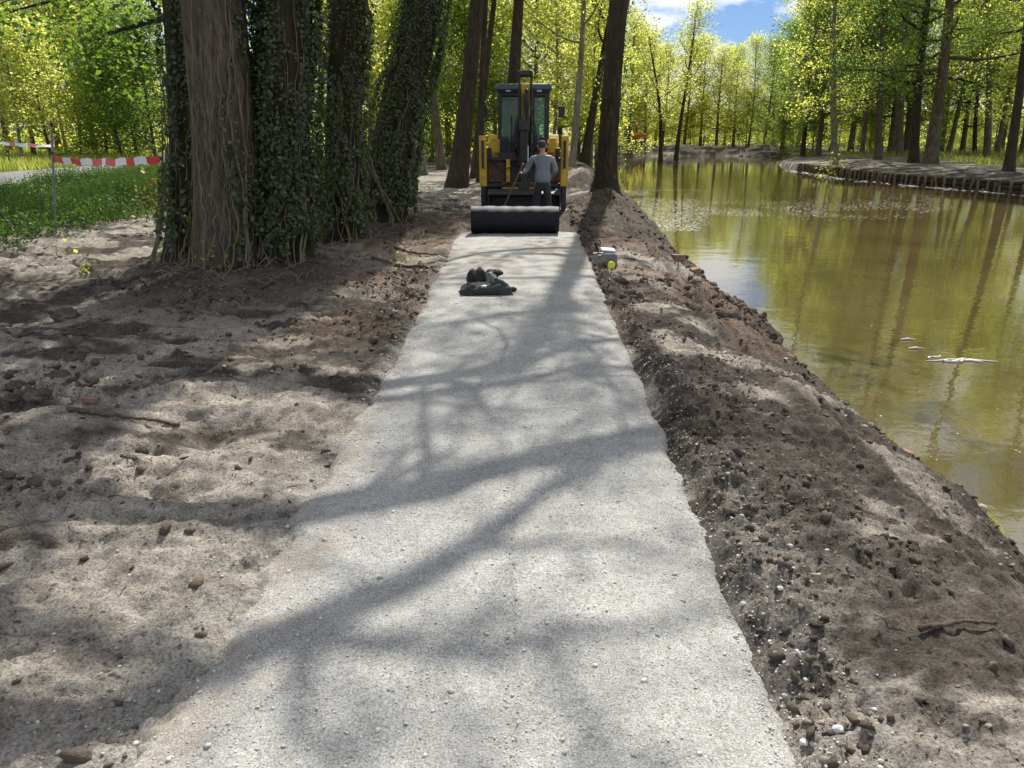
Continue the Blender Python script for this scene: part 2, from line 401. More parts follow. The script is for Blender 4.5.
dr2 = ramp(nt, [(0.36, (0, 0, 0)), (0.56, (1, 1, 1))]); nt.links.new(noise(nt, 7, 8, 0.75), dr2.inputs[0]); nt.links.new(dr2.outputs[0], dm.inputs[1])
c = mixc(nt, c, (0.34, 0.32, 0.285), dm.outputs[0])
gc = ramp(nt, [(0.3, (0.05, 0.075, 0.02)), (0.7, (0.13, 0.16, 0.045))]); nt.links.new(nf, gc.inputs[0])
c = mixc(nt, c, gc.outputs[0], A_('green'))
sp = ramp(nt, [(0.34, (0.42, 0.42, 0.42)), (0.58, (1.12, 1.12, 1.12))]); nt.links.new(nf2, sp.inputs[0])
c = mixc(nt, c, sp.outputs[0], 1.0, 'MULTIPLY')
nf4 = noise(nt, 38, 3, 0.5); sp2 = ramp(nt, [(0.30, (0.35, 0.33, 0.31)), (0.40, (1, 1, 1)), (0.64, (1, 1, 1)), (0.72, (1.25, 1.25, 1.25))]); nt.links.new(nf4, sp2.inputs[0])
c = mixc(nt, c, sp2.outputs[0], 1.0, 'MULTIPLY')
nf5 = noise(nt, 3.5, 8, 0.75); sp3 = ramp(nt, [(0.36, (0.66, 0.64, 0.62)), (0.56, (1.06, 1.06, 1.06))]); nt.links.new(nf5, sp3.inputs[0])
c = mixc(nt, c, sp3.outputs[0], 1.0, 'MULTIPLY')
nt.links.new(c, p.inputs['Base Color'])
b1 = nt.nodes.new('ShaderNodeBump'); b1.inputs['Strength'].default_value = 0.9; b1.inputs['Distance'].default_value = 0.012
nt.links.new(nf2, b1.inputs['Height'])
b2 = nt.nodes.new('ShaderNodeBump'); b2.inputs['Strength'].default_value = 0.6; b2.inputs['Distance'].default_value = 0.03
nt.links.new(noise(nt, 22, 6, 0.7), b2.inputs['Height']); nt.links.new(b1.outputs[0], b2.inputs['Normal'])
nt.links.new(b2.outputs[0], p.inputs['Normal']); nt.links.new(p.outputs[0], o.inputs[0])
M['soil'] = m
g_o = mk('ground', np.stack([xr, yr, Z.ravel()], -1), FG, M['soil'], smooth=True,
         attrs={'moist_shade': ('POINT', moist_shade), 'dust': ('POINT', dust), 'litter': ('POINT', litter), 'green': ('POINT', green)})
tag(g_o, kind='structure')
del X, Y, Z

# ------------------------------------------------------------------ gravel path
def path_top(x, y):
    lx = PLx(y); rx = PRx(y)
    e = np.minimum(x - lx, rx - x)
    z = 0.012 + 0.022 * ss(0, 0.5, e) + (fbm(x * 2.2, y * 2.2, 3) - 0.5) * 0.012 + (fbm(x * 21, y * 21, 3) - 0.5) * 0.005
    wob = (fbm(x * 3.1 + 4, y * 3.1, 5, 0.6) - 0.5) * np.where(x < 0, 0.22 * (1 + 1.3 * ss(4, 2.5, y)), 0.11)
    z = z - 0.07 * ss(0.04, -0.10, e + wob)
    z -= 0.010 * np.exp(-((x + 0.005 + 0.01 * np.sin(y * 5)) / 0.012) ** 2) * ss(4.2, 3.2, y)
    return z
yp = graded([(0.9, 1.4, 0.03, 0.016), (1.4, 5, 0.012, 0.02), (5, 14.6, 0.022, 0.06)])
tp = np.linspace(0, 1, 170)
YP, TP = np.meshgrid(yp, tp, indexing='ij')
XP = (PLx(YP) - 0.14) * (1 - TP) + (PRx(YP) + 0.14) * TP
ZP = path_top(XP.ravel(), YP.ravel())
k = len(tp); i = np.arange(len(yp) - 1)[:, None] * k; j = np.arange(k - 1)[None, :]
FP = np.stack([i + j, i + j + 1, i + k + j + 1, i + k + j], -1).reshape(-1, 4)
xq, yq = XP.ravel(), YP.ravel(); eq = np.minimum(xq - PLx(yq), PRx(yq) - xq)
soilp = np.clip(ss(0.40, 0.60, fbm(xq * 2.5, yq * 1.6 + 9, 5, 0.65)) * ss(7.0, 11.5, yq) * 0.75 + ss(0.16, 0.0, eq + (fbm(xq * 5, yq * 5, 3) - 0.5) * 0.3) * 0.5 * ss(3, 6, yq) + ss(0.30, 0.0, (xq - PLx(yq)) + (fbm(xq * 4, yq * 4, 5, 0.65) - 0.5) * 0.7) * 0.85 * ss(6, 4, yq) + ss(0.58, 0.72, fbm(xq * 3.2 + 40, yq * 2.6, 5, 0.65)) * 0.12, 0, 1)
m, nt, o = mat('crushed_stone')
p = nt.nodes.new('ShaderNodeBsdfPrincipled'); setin(p, Roughness=0.92); p.inputs['Specular IOR Level'].default_value = 0.2
n1 = noise(nt, 130, 4, 0.75); n2 = noise(nt, 2.2, 6, 0.6); n3 = noise(nt, 28, 5, 0.7)
r1 = ramp(nt, [(0.30, (0.11, 0.11, 0.105)), (0.47, (0.33, 0.33, 0.318)), (0.70, (0.60, 0.60, 0.59))]); nt.links.new(n1, r1.inputs[0])
r2 = ramp(nt, [(0.35, (0.78, 0.78, 0.78)), (0.65, (1.08, 1.07, 1.04))]); nt.links.new(n2, r2.inputs[0])
c = mixc(nt, r1.outputs[0], r2.outputs[0], 1.0, 'MULTIPLY')
r3 = ramp(nt, [(0.34, (0.78, 0.76, 0.72)), (0.55, (1, 1, 1))]); nt.links.new(n3, r3.inputs[0])
c = mixc(nt, c, r3.outputs[0], 1.0, 'MULTIPLY')
sm_ = nt.nodes.new('ShaderNodeMath'); sm_.operation = 'MULTIPLY'; nt.links.new(A_('soil'), sm_.inputs[0])
sr_ = ramp(nt, [(0.40, (0.15, 0.15, 0.15)), (0.55, (1, 1, 1))]); nt.links.new(noise(nt, 16, 8, 0.8), sr_.inputs[0]); nt.links.new(sr_.outputs[0], sm_.inputs[1])
sc_ = ramp(nt, [(0.30, (0.13, 0.105, 0.085)), (0.60, (0.33, 0.285, 0.235))]); nt.links.new(n1, sc_.inputs[0])
c = mixc(nt, c, sc_.outputs[0], sm_.outputs[0])
nt.links.new(c, p.inputs['Base Color'])
b1 = nt.nodes.new('ShaderNodeBump'); b1.inputs['Strength'].default_value = 0.7; b1.inputs['Distance'].default_value = 0.006
nt.links.new(n1, b1.inputs['Height'])
b2 = nt.nodes.new('ShaderNodeBump'); b2.inputs['Strength'].default_value = 0.45; b2.inputs['Distance'].default_value = 0.012
nt.links.new(n3, b2.inputs['Height']); nt.links.new(b1.outputs[0], b2.inputs['Normal'])
nt.links.new(b2.outputs[0], p.inputs['Normal']); nt.links.new(p.outputs[0], o.inputs[0])
M['stone'] = m
tag(mk('path', np.stack([XP.ravel(), YP.ravel(), ZP], -1), FP, M['stone'], smooth=True, attrs={'soil': ('POINT', soilp)}), kind='structure')

# ------------------------------------------------------------------ road, second path, water
M['asphalt'] = simple('asphalt', (0.17, 0.165, 0.16), 0.9, var=0.25, nscale=3, bump=0.3)
def strip(name, x0, x1, y0, y1, z, m, seed=0):
    yy = np.arange(y0, y1, 1.0); V = []
    for q, yv in enumerate(yy):
        w = math.sin(yv * 0.35 + seed) * 0.12
        V += [(x0 + w, yv, z), (x1 + w * 0.7, yv, z)]
    n = len(yy); i = np.arange(n - 1) * 2
    return tag(mk(name, V, np.stack([i, i + 1, i + 3, i + 2], -1), m), kind='structure')
strip('road', -22.6, -17.2, -30, 140, 0.105, M['asphalt'])
strip('footpath', -37.5, -33.5, -30, 140, 0.108, M['asphalt'], 2)

m, nt, o = mat('pond_water')
p = nt.nodes.new('ShaderNodeBsdfPrincipled'); setin(p, Roughness=0.015, IOR=1.65)
f = noise(nt, 0.35, 5, 0.6); r = ramp(nt, [(0.35, (0.072, 0.054, 0.018)), (0.65, (0.105, 0.080, 0.032))]); nt.links.new(f, r.inputs[0])
nt.links.new(r.outputs[0], p.inputs['Base Color']); p.inputs['Specular IOR Level'].default_value = 1.0
bp = nt.nodes.new('ShaderNodeBump'); bp.inputs['Strength'].default_value = 0.07; bp.inputs['Distance'].default_value = 0.06
nt.links.new(noise(nt, 1.6, 3, 0.5, stretch=(0.9, 1.3, 1)), bp.inputs['Height'])
bq = nt.nodes.new('ShaderNodeBump'); bq.inputs['Strength'].default_value = 0.05; bq.inputs['Distance'].default_value = 0.02
nt.links.new(noise(nt, 9, 3, 0.5), bq.inputs['Height']); nt.links.new(bp.outputs[0], bq.inputs['Normal'])
nt.links.new(bq.outputs[0], p.inputs['Normal']); nt.links.new(p.outputs[0], o.inputs[0])
mk('water', [(2.0, -16, WATER), (31, -16, WATER), (31, 93, WATER), (2.0, 93, WATER)], np.array([[0, 1, 2, 3]]), m)['kind'] = 'structure'

# ------------------------------------------------------------------ loose stones and clods (uncountable)
ico = bmesh.new(); bmesh.ops.create_icosphere(ico, subdivisions=1, radius=1.0)
IV = np.array([v.co[:] for v in ico.verts]); ico.verts.ensure_lookup_table(); IF = np.array([[v.index for v in f.verts] for f in ico.faces]); ico.free()
def scatter(name, pts, sizes, g, m, flat=0.6, rough=0.3, sink=0.2, **tg):
    n = len(pts); k = len(IV)
    q = g.normal(size=(n, 3, 3)); q, _ = np.linalg.qr(q)
    base = IV[None] * (1 + rough * (g.random((n, k, 1)) - 0.5) * 2)
    base = base * (0.45 + 0.95 * g.random((n, 1, 3)))
    v = np.einsum('nij,nkj->nki', q, base)
    v[:, :, 2] *= flat; v *= sizes[:, None, None]
    v += pts[:, None, :]; v[:, :, 2] += (sizes * flat * (1 - sink * 2) * 0.6)[:, None]
    Fq = (IF[None] + (np.arange(n) * k)[:, None, None]).reshape(-1, 3)
    o = mk(name, v.reshape(-1, 3), Fq, m)
    return tag(o, **tg)
M['gravel'] = simple('gravel', (0.44, 0.43, 0.41), 0.9, var=0.45, nscale=40)
M['clod'] = simple('clod', (0.10, 0.082, 0.066), 0.97, var=0.55, nscale=5, bump=0.6, bscale=60, spec=0.1)
M['clod_dry'] = simple('dry_clod', (0.26, 0.22, 0.18), 0.97, var=0.45, nscale=5, bump=0.6, bscale=60, spec=0.1)
g = np.random.default_rng(21)
def path_pts(n, y0, y1, pw=1.8):
    y = y0 + (y1 - y0) * g.random(n) ** pw; t = g.random(n)
    x = PLx(y) * (1 - t) + PRx(y) * t; return x, y
x, y = path_pts(9000, 1.1, 9.5); z = path_top(x, y)
# path edges carry more
n = 5200; ye = 1.1 + 9 * g.random(n) ** 1.7; sd = g.random(n) < 0.45
xe = np.where(sd, PLx(ye) + g.normal(size=n) * (0.07 + 0.30 * ss(5, 2.5, ye)), PRx(ye) + np.abs(g.normal(size=n)) * 0.16 - 0.04)
ze = np.maximum(H(xe, ye), np.where((xe > PLx(ye)) & (xe < PRx(ye)), path_top(xe, ye), -9))
n = 500; yc = 1.2 + 2.8 * g.random(n); xc = g.normal(size=n) * 0.02 - 0.005; zc = path_top(xc, yc)
px_ = np.concatenate([x, xe, xc]); py_ = np.concatenate([y, ye, yc]); pz_ = np.concatenate([z, ze, zc])
sz = 0.0022 + 0.0028 * g.random(len(px_)) ** 2 + 0.008 * (g.random(len(px_)) ** 30)
sz[len(x):len(x) + len(xe)] *= 1.35
scatter('gravel', np.stack([px_, py_, pz_], -1), sz, g, M['gravel'], 0.7, label='small crushed stones lying loose on the grey path and its edges', cat='gravel', kind='stuff')
# clods
def clod_field(n, reg, smin, smax, pw=6):
    x = []; y = []
    while len(x) < n:
        xx = reg[0] + (reg[1] - reg[0]) * g.random(4000); yy = reg[2] + (reg[3] - reg[2]) * g.random(4000) ** 1.5
        den = ss(0.44, 0.66, fbm(xx * 0.9 + 60, yy * 1.3 + 20, 4)) * 0.8 + 0.03
        dd = xx - PRx(yy)
        den = np.maximum(den, ((dd > 0.02) & (dd < 0.3)) * 0.8)
        den = np.maximum(den, ss(1.2, 2.0, dd) * 0.5)
        ok = (g.random(4000) < den) & ((xx < PLx(yy) - 0.03) | (xx > PRx(yy) + 0.03)) & (pond_d(xx, yy) > 0.0)
        x += list(xx[ok]); y += list(yy[ok])
    x = np.array(x[:n]); y = np.array(y[:n])
    return np.stack([x, y, H(x, y)], -1), smin + (smax - smin) * g.random(n) ** pw
a, s1 = clod_field(20000, (-5.5, -0.9, 1.3, 14), 0.003, 0.040, 9)
b, s2 = clod_field(18000, (0.8, 3.6, 1.3, 16), 0.0025, 0.024, 9)
c_, s3 = clod_field(1500, (0.9, 3.4, 8, 20), 0.012, 0.075, 4)
scatter('clods', np.concatenate([a, b, c_]), np.concatenate([s1, s2, s3]), g, M['clod'], 0.75, 0.55, 0.4,
        label='crumbled dark soil clods strewn over the bare ground', cat='soil clods', kind='stuff')
a, s1 = clod_field(16000, (-5.5, 3.5, 1.3, 13), 0.002, 0.014, 5)
scatter('soil_crumbs', a, s1, g, M['clod_dry'], 0.75, 0.5, 0.4, label='pale dry soil crumbs strewn beside the path', cat='soil crumbs', kind='stuff')
# dead leaves and twigs litter
n = 2600; x = -4.5 + 8 * g.random(n); y = 5 + 15 * g.random(n)
ok = ((x < PLx(y) - 0.05) | (x > PRx(y) + 0.05)) & (pond_d(x, y) > 0.2); x, y = x[ok], y[ok]
ps = np.stack([x, y, H(x, y) + 0.012], -1); V, Fq = leaves(ps, 0.045, g, upbias=2.0)
M['dead_leaf'] = leafmat('leaves_dead', (0.12, 0.06, 0.03), (0.25, 0.165, 0.11), (0.2, 0.12, 0.06), 0.2)
tag(mk('leaf_litter', V, Fq, M['dead_leaf'], attrs={'v': ('FACE', g.random(len(ps)))}), 'brown dead leaves scattered over the soil beside the path', 'leaf litter', kind='stuff')

# ------------------------------------------------------------------ trees
def ordinal(n): return ['first', 'second', 'third', 'fourth', 'fifth', 'sixth', 'seventh', 'eighth', 'ninth', 'tenth', 'eleventh', 'twelfth', 'thirteenth', 'fourteenth', 'fifteenth', 'sixteenth', 'seventeenth', 'eighteenth', 'nineteenth', 'twentieth', 'twenty-first', 'twenty-second', 'twenty-third', 'twenty-fourth'][n]
def put_tree(name, seed, base_px, D, top_px, htop_ref, r0, Ht, bark, leafm, label, cs=0.4, n_limb=16, limb=4.0, cn=26, csz=0.55, leaf=0.17, group=None,
             wig=0.06, sides=12, flare=0.5, extra=(), r1=None, bend=0.0, sub=4, low=0.0, dy=0.0, cat='tree'):
    """base_px: where it meets the ground; top_px: where the trunk passes at height htop_ref."""
    g = np.random.default_rng(seed)
    bx, by = at(base_px, D); bz = Hs(bx, by)
    tx, _ = at(top_px, D + dy, htop_ref)
    sx = (tx - bx) / htop_ref; sy = dy / htop_ref
    k = min(1.0, 10.0 / Ht) if abs(sx) > 0.06 else 1.0
    root = empty(name, (bx, by, bz))
    tl = trunk_line((0, 0, 0), (sx * Ht * k, sy * Ht * k, Ht), 26, wig, g, bend)
    (WV, WF), (LV, LF), va = gen_tree(g, tl, r0, r1 or r0 * 0.16, cs, n_limb, limb, cn, csz, leaf, sides, flare, limbs_extra=extra, sub=sub, low=low)
    mk('trunk', WV, WF, bark, root, smooth=True)
    mk('crown', LV, LF, leafm, root, attrs={'v': ('FACE', va)})
    tag(root, label, cat, group)
    return root, tl
def ivy_on(root, tl, r0, r1f, hmax, n, seed, leaf=0.07, cover=0.84, gap_az=None, flare=0.5, thick=0.07):
    g = np.random.default_rng(seed); Ht = tl[-1][2]
    h = hmax * g.random(n) ** 1.25
    az = g.random(n) * 2 * math.pi
    if gap_az is not None:
        dd = np.abs((az - gap_az[0] + math.pi) % (2 * math.pi) - math.pi)
        keep = (dd > gap_az[1] + 0.25 * np.sin(h * 3)) | (g.random(n) < 0.05); h, az = h[keep], az[keep]
    keep = (h > 0.9) | (vn(az * 3 + seed, h * 4) < 0.25 + 0.75 * h / 0.9); h, az = h[keep], az[keep]
    if cover < 1:
        keep = 0.62 * vn(np.cos(az) * 2.2 + seed, h * 1.1 + np.sin(az) * 2) + 0.38 * vn(np.cos(az) * 6 + seed, h * 4.5 + np.sin(az) * 5) + 0.12 * g.random(len(h)) < cover * 0.72; h, az = h[keep], az[keep]
    cx = np.interp(h, tl[:, 2], tl[:, 0]); cy = np.interp(h, tl[:, 2], tl[:, 1])
    t = h / Ht; rad = (r0 + (r0 * r1f - r0) * t ** 0.85) * (1 + flare * np.exp(-h / (r0 * 1.3)))
    lump = vn(np.cos(az) * 2 + seed, h * 1.3 + np.sin(az) * 2)
    rad = rad * 1.0 + 0.015 + (thick * 1.5 * lump ** 1.5 + 0.07 * g.random(len(h)) ** 2 + 0.16 * g.random(len(h)) ** 14)
    nrm = np.stack([np.cos(az), np.sin(az), 0.35 + 0 * az], -1)
    pos = np.stack([cx + np.cos(az) * rad, cy + np.sin(az) * rad, h], -1)
    V, Fq = leaves(pos, leaf * (0.6 + 0.9 * vn(az * 2 + 7, h * 2.2)), g, normals=nrm, aspect=0.85)
    mk('ivy', V, Fq, M['ivy'], root, attrs={'v': ('FACE', np.clip(0.15 + 0.6 * g.random(len(pos)) ** 2, 0, 1))})
def vines_on(root, tl, r0, r1f, hmax, n, seed, azr=(-2.6, -0.6), flare=0.5, rr=0.011, name='vine_stem'):
    g = np.random.default_rng(seed); A = Acc(); Ht = tl[-1][2]
    for q in range(n):
        a0 = azr[0] + (azr[1] - azr[0]) * g.random(); h0 = -0.05; h1 = hmax * (0.35 + 0.65 * g.random())
        m_ = 26; h = np.linspace(h0, h1, m_)
        a = a0 + np.cumsum(g.normal(size=m_) * 0.05) + 0.12 * np.sin(h * 2.5 + q)
        t = np.clip(h / Ht, 0, 1); rad = (r0 + (r0 * r1f - r0) * t ** 0.85) * (1 + flare * np.exp(-np.maximum(h, 0) / (r0 * 1.3))) + 0.012 + 0.05 * g.random() * (q > 2)
        cx = np.interp(h, tl[:, 2], tl[:, 0]); cy = np.interp(h, tl[:, 2], tl[:, 1])
        P = np.stack([cx + np.cos(a) * rad, cy + np.sin(a) * rad, h], -1)
        r_ = rr * (0.3 + 1.1 * g.random() ** 2)
        A.tube(P, np.linspace(r_ * 1.3, r_ * 0.5, m_), 5)
    V, Fq = A.get(); mk(name, V, Fq, M['vine'], root, smooth=True)

def shadow_limb(root_xy, tl, h0, pix, heights, r0, r1, spray=0, seed=1):
    """limb leaving the trunk at height h0 and running out over the path"""
    g = np.random.default_rng(seed)
    bx, by, bz = root_xy
    p0 = np.array([np.interp(h0, tl[:, 2], tl[:, 0]), np.interp(h0, tl[:, 2], tl[:, 1]), h0])
    pts = [p0]
    for (px, py), h in zip(pix, heights):
        gx, gy = gnd(px, py); pts.append(np.array([gx, gy, 0]) + SUNV * h - np.array([bx, by, bz]))
    pts = np.array(pts)
    # smooth resample
    t = np.linspace(0, len(pts) - 1, len(pts) * 6)
    P = np.stack([np.interp(t, np.arange(len(pts)), pts[:, k]) for k in range(3)], -1)
    for _ in range(5): P[1:-1] = (P[:-2] + 2 * P[1:-1] + P[2:]) / 4
    P[1:-1] += np.cumsum(g.normal(size=P[1:-1].shape), 0)[:, [0, 1, 2]] * 0.006
    rad = np.linspace(r0, r1, len(P))
    cl = []
    for q in range(spray):
        k = int(len(P) * (0.3 + 0.7 * g.random())); k = min(k, len(P) - 1)
        cl.append(P[k] + g.normal(size=3) * 0.7 + np.array([0, 0, 0.5]))
    return P, rad, cl

# --- the five ivy trees left of the path
def near_tree(name, seed, px, D, tpx, r0, Ht, bark, label, limbs=(), ivy=None, vines=None, cs=0.62, n_limb=8, limb=3.4, cn=9, leafm='deep', flare=0.5, lean_y=0.0, r1=None, low_branch=None):
    g = np.random.default_rng(seed); bx, by = at(px, D); bz = Hs(bx, by)
    href = 1.8 + D * 0.147
    tx, _ = at(tpx, D, href); sx = (tx - bx) / href
    k = 0.55 if abs(sx) > 0.08 else 1.0
    hs = np.array([-0.3, -0.1, 0, 0.15, 0.35, 0.6, 0.9, 1.3, 1.8, 2.4, 3.1, 4, 5, 6, 7, 8.2, 9.5, 11, 13, 15, 17, 19])
    hs = hs[hs < Ht]; hs = np.append(hs, Ht)
    xx = np.where(hs < 5, sx * hs, sx * 5 + sx * k * (hs - 5)) + 0.05 * np.sin(hs * 0.9 + seed) - 0.05 * math.sin(seed)
    tl = np.stack([xx, lean_y * hs + 0.05 * np.sin(hs * 0.7 + seed * 2) - 0.05 * math.sin(seed * 2), hs], -1)
    ex = [shadow_limb((bx, by, bz), tl, *l) for l in limbs]
    ex2 = []
    for P, rad, cl in ex:
        ex2.append((P, rad, cl))
        for q in range(7):       # twigs fork off each limb
            kk = int(len(P) * (0.35 + 0.6 * g.random())); kk = min(kk, len(P) - 2)
            d = unit(P[kk + 1] - P[kk]) + g.normal(size=3) * 0.6 + np.array([0, 0, 0.15])
            Q = curve_pts(P[kk], d, 0.9 + 1.6 * g.random(), 6, g, 0.22, 0.03)
            ex2.append((Q, np.linspace(rad[kk] * 0.42, 0.008, 7), [Q[5], Q[6]] if g.random() < 0.22 else []))
            for q2 in range(2):
                Q2 = curve_pts(Q[2 + q2 * 2], unit(Q[4] - Q[1]) + g.normal(size=3) * 0.7, 0.5 + 0.7 * g.random(), 4, g, 0.25, 0.03)
                ex2.append((Q2, np.linspace(0.014, 0.005, 5), [Q2[4]] if g.random() < 0.14 else []))
    if low_branch: ex2 += low_branch(tl, g)
    root = empty(name, (bx, by, bz))
    (WV, WF), (LV, LF), va = gen_tree(g, tl, r0, r1 or r0 * 0.3, cs, n_limb, limb, cn, 0.5, 0.10, 26, flare, 0.16, ex2)
    mk('trunk', WV, WF, bark, root, smooth=True)
    mk('crown', LV, LF, M[leafm], root, attrs={'v': ('FACE', va)})
    if ivy: ivy_on(root, tl, r0, (r1 or r0 * 0.3) / r0, *ivy[:2], seed + 5, flare=flare, **ivy[2])
    if vines: vines_on(root, tl, r0, (r1 or r0 * 0.3) / r0, vines[0], vines[1], seed + 9, flare=flare, **(vines[2] if len(vines) > 2 else {}))
    tag(root, label, 'tree', 'ivy clad trees left of the path')
    return root, tl
def overhang(tl, g):
    out = []
    for (h0, d, L) in ((3.35, (-1, 0.15, 0.06), 3.2), (3.9, (-0.9, 0.5, -0.05), 4.2), (4.2, (-1, -0.15, -0.10), 2.9), (3.1, (-0.8, 0.75, 0.08), 2.8)):
        p = np.array([np.interp(h0, tl[:, 2], tl[:, 0]), np.interp(h0, tl[:, 2], tl[:, 1]), h0])
        P = curve_pts(p, d, L, 9, g, 0.10, -0.03)
        cl = []
        for k in range(2, 10):
            for _ in range(3): cl.append(P[k] + g.normal(size=3) * np.array([0.35, 0.35, 0.22]))
        out.append((P, np.linspace(0.05, 0.01, 10), cl))
    return out
T1, tl1 = near_tree('ivy_tree', 31, 188, 11.0, 175, 0.28, 17, M['bark_dark'], 'dark ivy covered trunk, leftmost of the clustered trees, with leafy bough reaching left',
    ivy=(9, 15000, dict(leaf=0.055, cover=0.86)), vines=(3.4, 16, dict(azr=(-3.0, -0.9))), r1=0.12, low_branch=overhang, cn=30)
T2, tl2 = near_tree('ivy_tree', 32, 229, 10.3, 219, 0.40, 18, M['bark_warm'], 'thick trunk with bare reddish brown bark and pale climbing vine stems',
    limbs=[(9.3, [(60, 735), (150, 700), (300, 648), (430, 592), (505, 550), (565, 495), (610, 462), (690, 440)], [9.4, 9.5, 9.7, 9.9, 10.0, 10.1, 10.2, 10.3], 0.15, 0.035, 5, 5)],
    ivy=(8, 9000, dict(leaf=0.05, gap_az=(-1.95, 0.75))), vines=(3.6, 22, dict(azr=(-2.7, -0.5), rr=0.012)), r1=0.17, flare=0.22)
T3, tl3 = near_tree('ivy_tree', 33, 284, 10.6, 298, 0.37, 18, M['bark_dark'], 'broad trunk thickly clad in glossy ivy leaves, right of the bare barked trunk',
    limbs=[(7.6, [(-60, 500), (60, 498), (180, 506), (300, 513), (420, 502), (520, 473), (600, 455), (690, 425)], [7.7, 7.8, 7.9, 8.0, 8.2, 8.4, 8.5, 8.6], 0.20, 0.075, 4, 6)],
    ivy=(9, 33000, dict(leaf=0.047, cover=0.98)), vines=(3.4, 16, dict(azr=(-2.9, -0.1))), r1=0.20, flare=0.28)
T4, tl4 = near_tree('ivy_tree', 34, 343, 12.7, 352, 0.30, 17, M['bark_dark'], 'slimmer ivy clad trunk with pale roots and dry stems at its foot',
    limbs=[(6.3, [(120, 398), (260, 396), (370, 390), (450, 386), (530, 374), (590, 350), (650, 340)], [6.8, 6.9, 7.0, 7.1, 7.2, 7.3, 7.4], 0.15, 0.045, 3, 7),
           (10.2, [(60, 640), (250, 655), (420, 660), (600, 640), (760, 590)], [10.4, 10.6, 10.8, 11.0, 11.3], 0.08, 0.02, 3, 17),
           (7.4, [(330, 402), (420, 398), (510, 386), (580, 370), (660, 366)], [7.6, 7.6, 7.7, 7.8, 7.9], 0.09, 0.03, 2, 8)],
    ivy=(9, 25000, dict(leaf=0.047, cover=0.94)), vines=(3.2, 15, dict(azr=(-1.9, 0.4))), r1=0.16)
T5, tl5 = near_tree('ivy_tree', 35, 384, 15.6, 425, 0.43, 19, M['bark_dark'], 'massive dark ivy clad trunk leaning right, nearest of the cluster to the digger',
    ivy=(10, 36000, dict(leaf=0.052, thick=0.14, cover=0.98)), vines=(4.2, 18, dict(azr=(-2.9, 0.0), rr=0.012)), r1=0.26, flare=0.3, cn=12)

# --- individually recognisable trees round the digger
put_tree('leaning_tree', 41, 456, 27.5, 487, 5.9, 0.34, 18, M['bark_dark'], M['lime'], 'stout brown trunk leaning right just left of the digger', cs=0.42, cn=16, flare=0.6, limb=4.4)  # dark bark on this and the next three trunks paints in their shade
put_tree('slim_tree', 42, 473, 33, 500, 6.6, 0.17, 16, M['bark_dark'], M['lime'], 'slim trunk leaning right between the stout leaning trunk and the cab', cs=0.4, n_limb=12, limb=3.2, cn=20)
put_tree('slim_tree', 43, 480, 30, 483, 6.2, 0.15, 15, M['bark_dark'], M['lime'], 'thin upright trunk rising left of the cab behind its mirror', cs=0.42, n_limb=12, limb=3.2, cn=20)
put_tree('leaning_tree', 44, 503, 31, 531, 6.4, 0.29, 17, M['bark_dark'], M['lime'], 'brown trunk rising behind the cab roof and leaning right', cs=0.42, cn=16)
tree9, tl9 = put_tree('waterside_tree', 45, 604, 21, 627, 4.9, 0.275, 17, M['bark_dark'], M['green'], 'big dark trunk with flared foot on the bank right of the digger', cs=0.50, n_limb=13, limb=4.6, cn=20, leaf=0.13, flare=1.0, sides=20, r1=0.13, wig=0.03)
ivy_on(tree9, tl9, 0.275, 0.45, 8, 4600, 77, leaf=0.06, gap_az=(-2.2, 1.2), flare=0.9, thick=0.03)
put_tree('slim_tree', 46, 572, 42, 580, 8, 0.2, 17, M['bark_pale'], M['lime'], 'pale grey upright trunk right of the cab at the water', cs=0.35, n_limb=14, limb=3.4, cn=24, low=0.2)
put_tree('leaning_tree', 47, 584, 55, 622, 10, 0.34, 17, M['bark_dark'], M['green'], 'dark trunk leaning right at the pond edge behind the big dark trunk', cs=0.45, cn=22)
put_tree('slim_tree', 48, 442, 40, 428, 8, 0.25, 16, M['bark'], M['lime'], 'thin trunk leaning left in the sunny gap beside the ivy cluster', cs=0.45, n_limb=12, cn=24)
put_tree('slim_tree', 49, 423, 35, 417, 7, 0.21, 16, M['bark_pale'], M['lime'], 'pale mossy trunk at the sunny gap next to the leaning ivy trunk', cs=0.4, n_limb=12, cn=24)

# --- trees left of the frame, plus two hidden ones added to shade the undergrowth
for i_, (x_, y_, sd, lb) in enumerate([(-15.6, 19.5, 91, 'tree standing in the undergrowth outside the left edge of the view'), (-10.7, 27.5, 92, 'tree added for shade in the undergrowth, hidden behind the bare barked trunk'), (-10.6, 12.2, 93, 'slim tree at the edge of bare soil left of the view'), (-7.6, 23.6, 94, 'tree added for shade, hidden behind the broad ivy clad trunk')]):
    g_ = np.random.default_rng(sd); root = empty('shade_tree', (x_, y_, Hs(x_, y_)))
    tl = trunk_line((0, 0, 0), (-0.6, 0, 15), 20, 0.06, g_)
    (WV, WF), (LV, LF), va = gen_tree(g_, tl, 0.26, 0.04, 0.46, 13, 3.6, 24, 0.6, 0.18, 12)
    mk('trunk', WV, WF, M['bark'], root, smooth=True); mk('crown', LV, LF, M['green'], root, attrs={'v': ('FACE', va)}); tag(root, lb, 'tree')

# --- island pair
put_tree('island_tree', 51, 661, 72, 650, 10, 0.22, 10.5, M['bark_dark'], M['yellow'], 'thin bare stemmed tree on the small pond island, left of the pair', cs=0.28, n_limb=14, limb=2.8, cn=10, leaf=0.17, csz=0.45, wig=0.16, group='pair of trees on the island')
put_tree('island_tree', 52, 676, 72, 694, 10, 0.22, 12.2, M['bark_dark'], M['lime'], 'thin tree leaning right on the small pond island with airy crown', cs=0.38, n_limb=16, limb=2.8, cn=14, leaf=0.17, csz=0.5, group='pair of trees on the island')

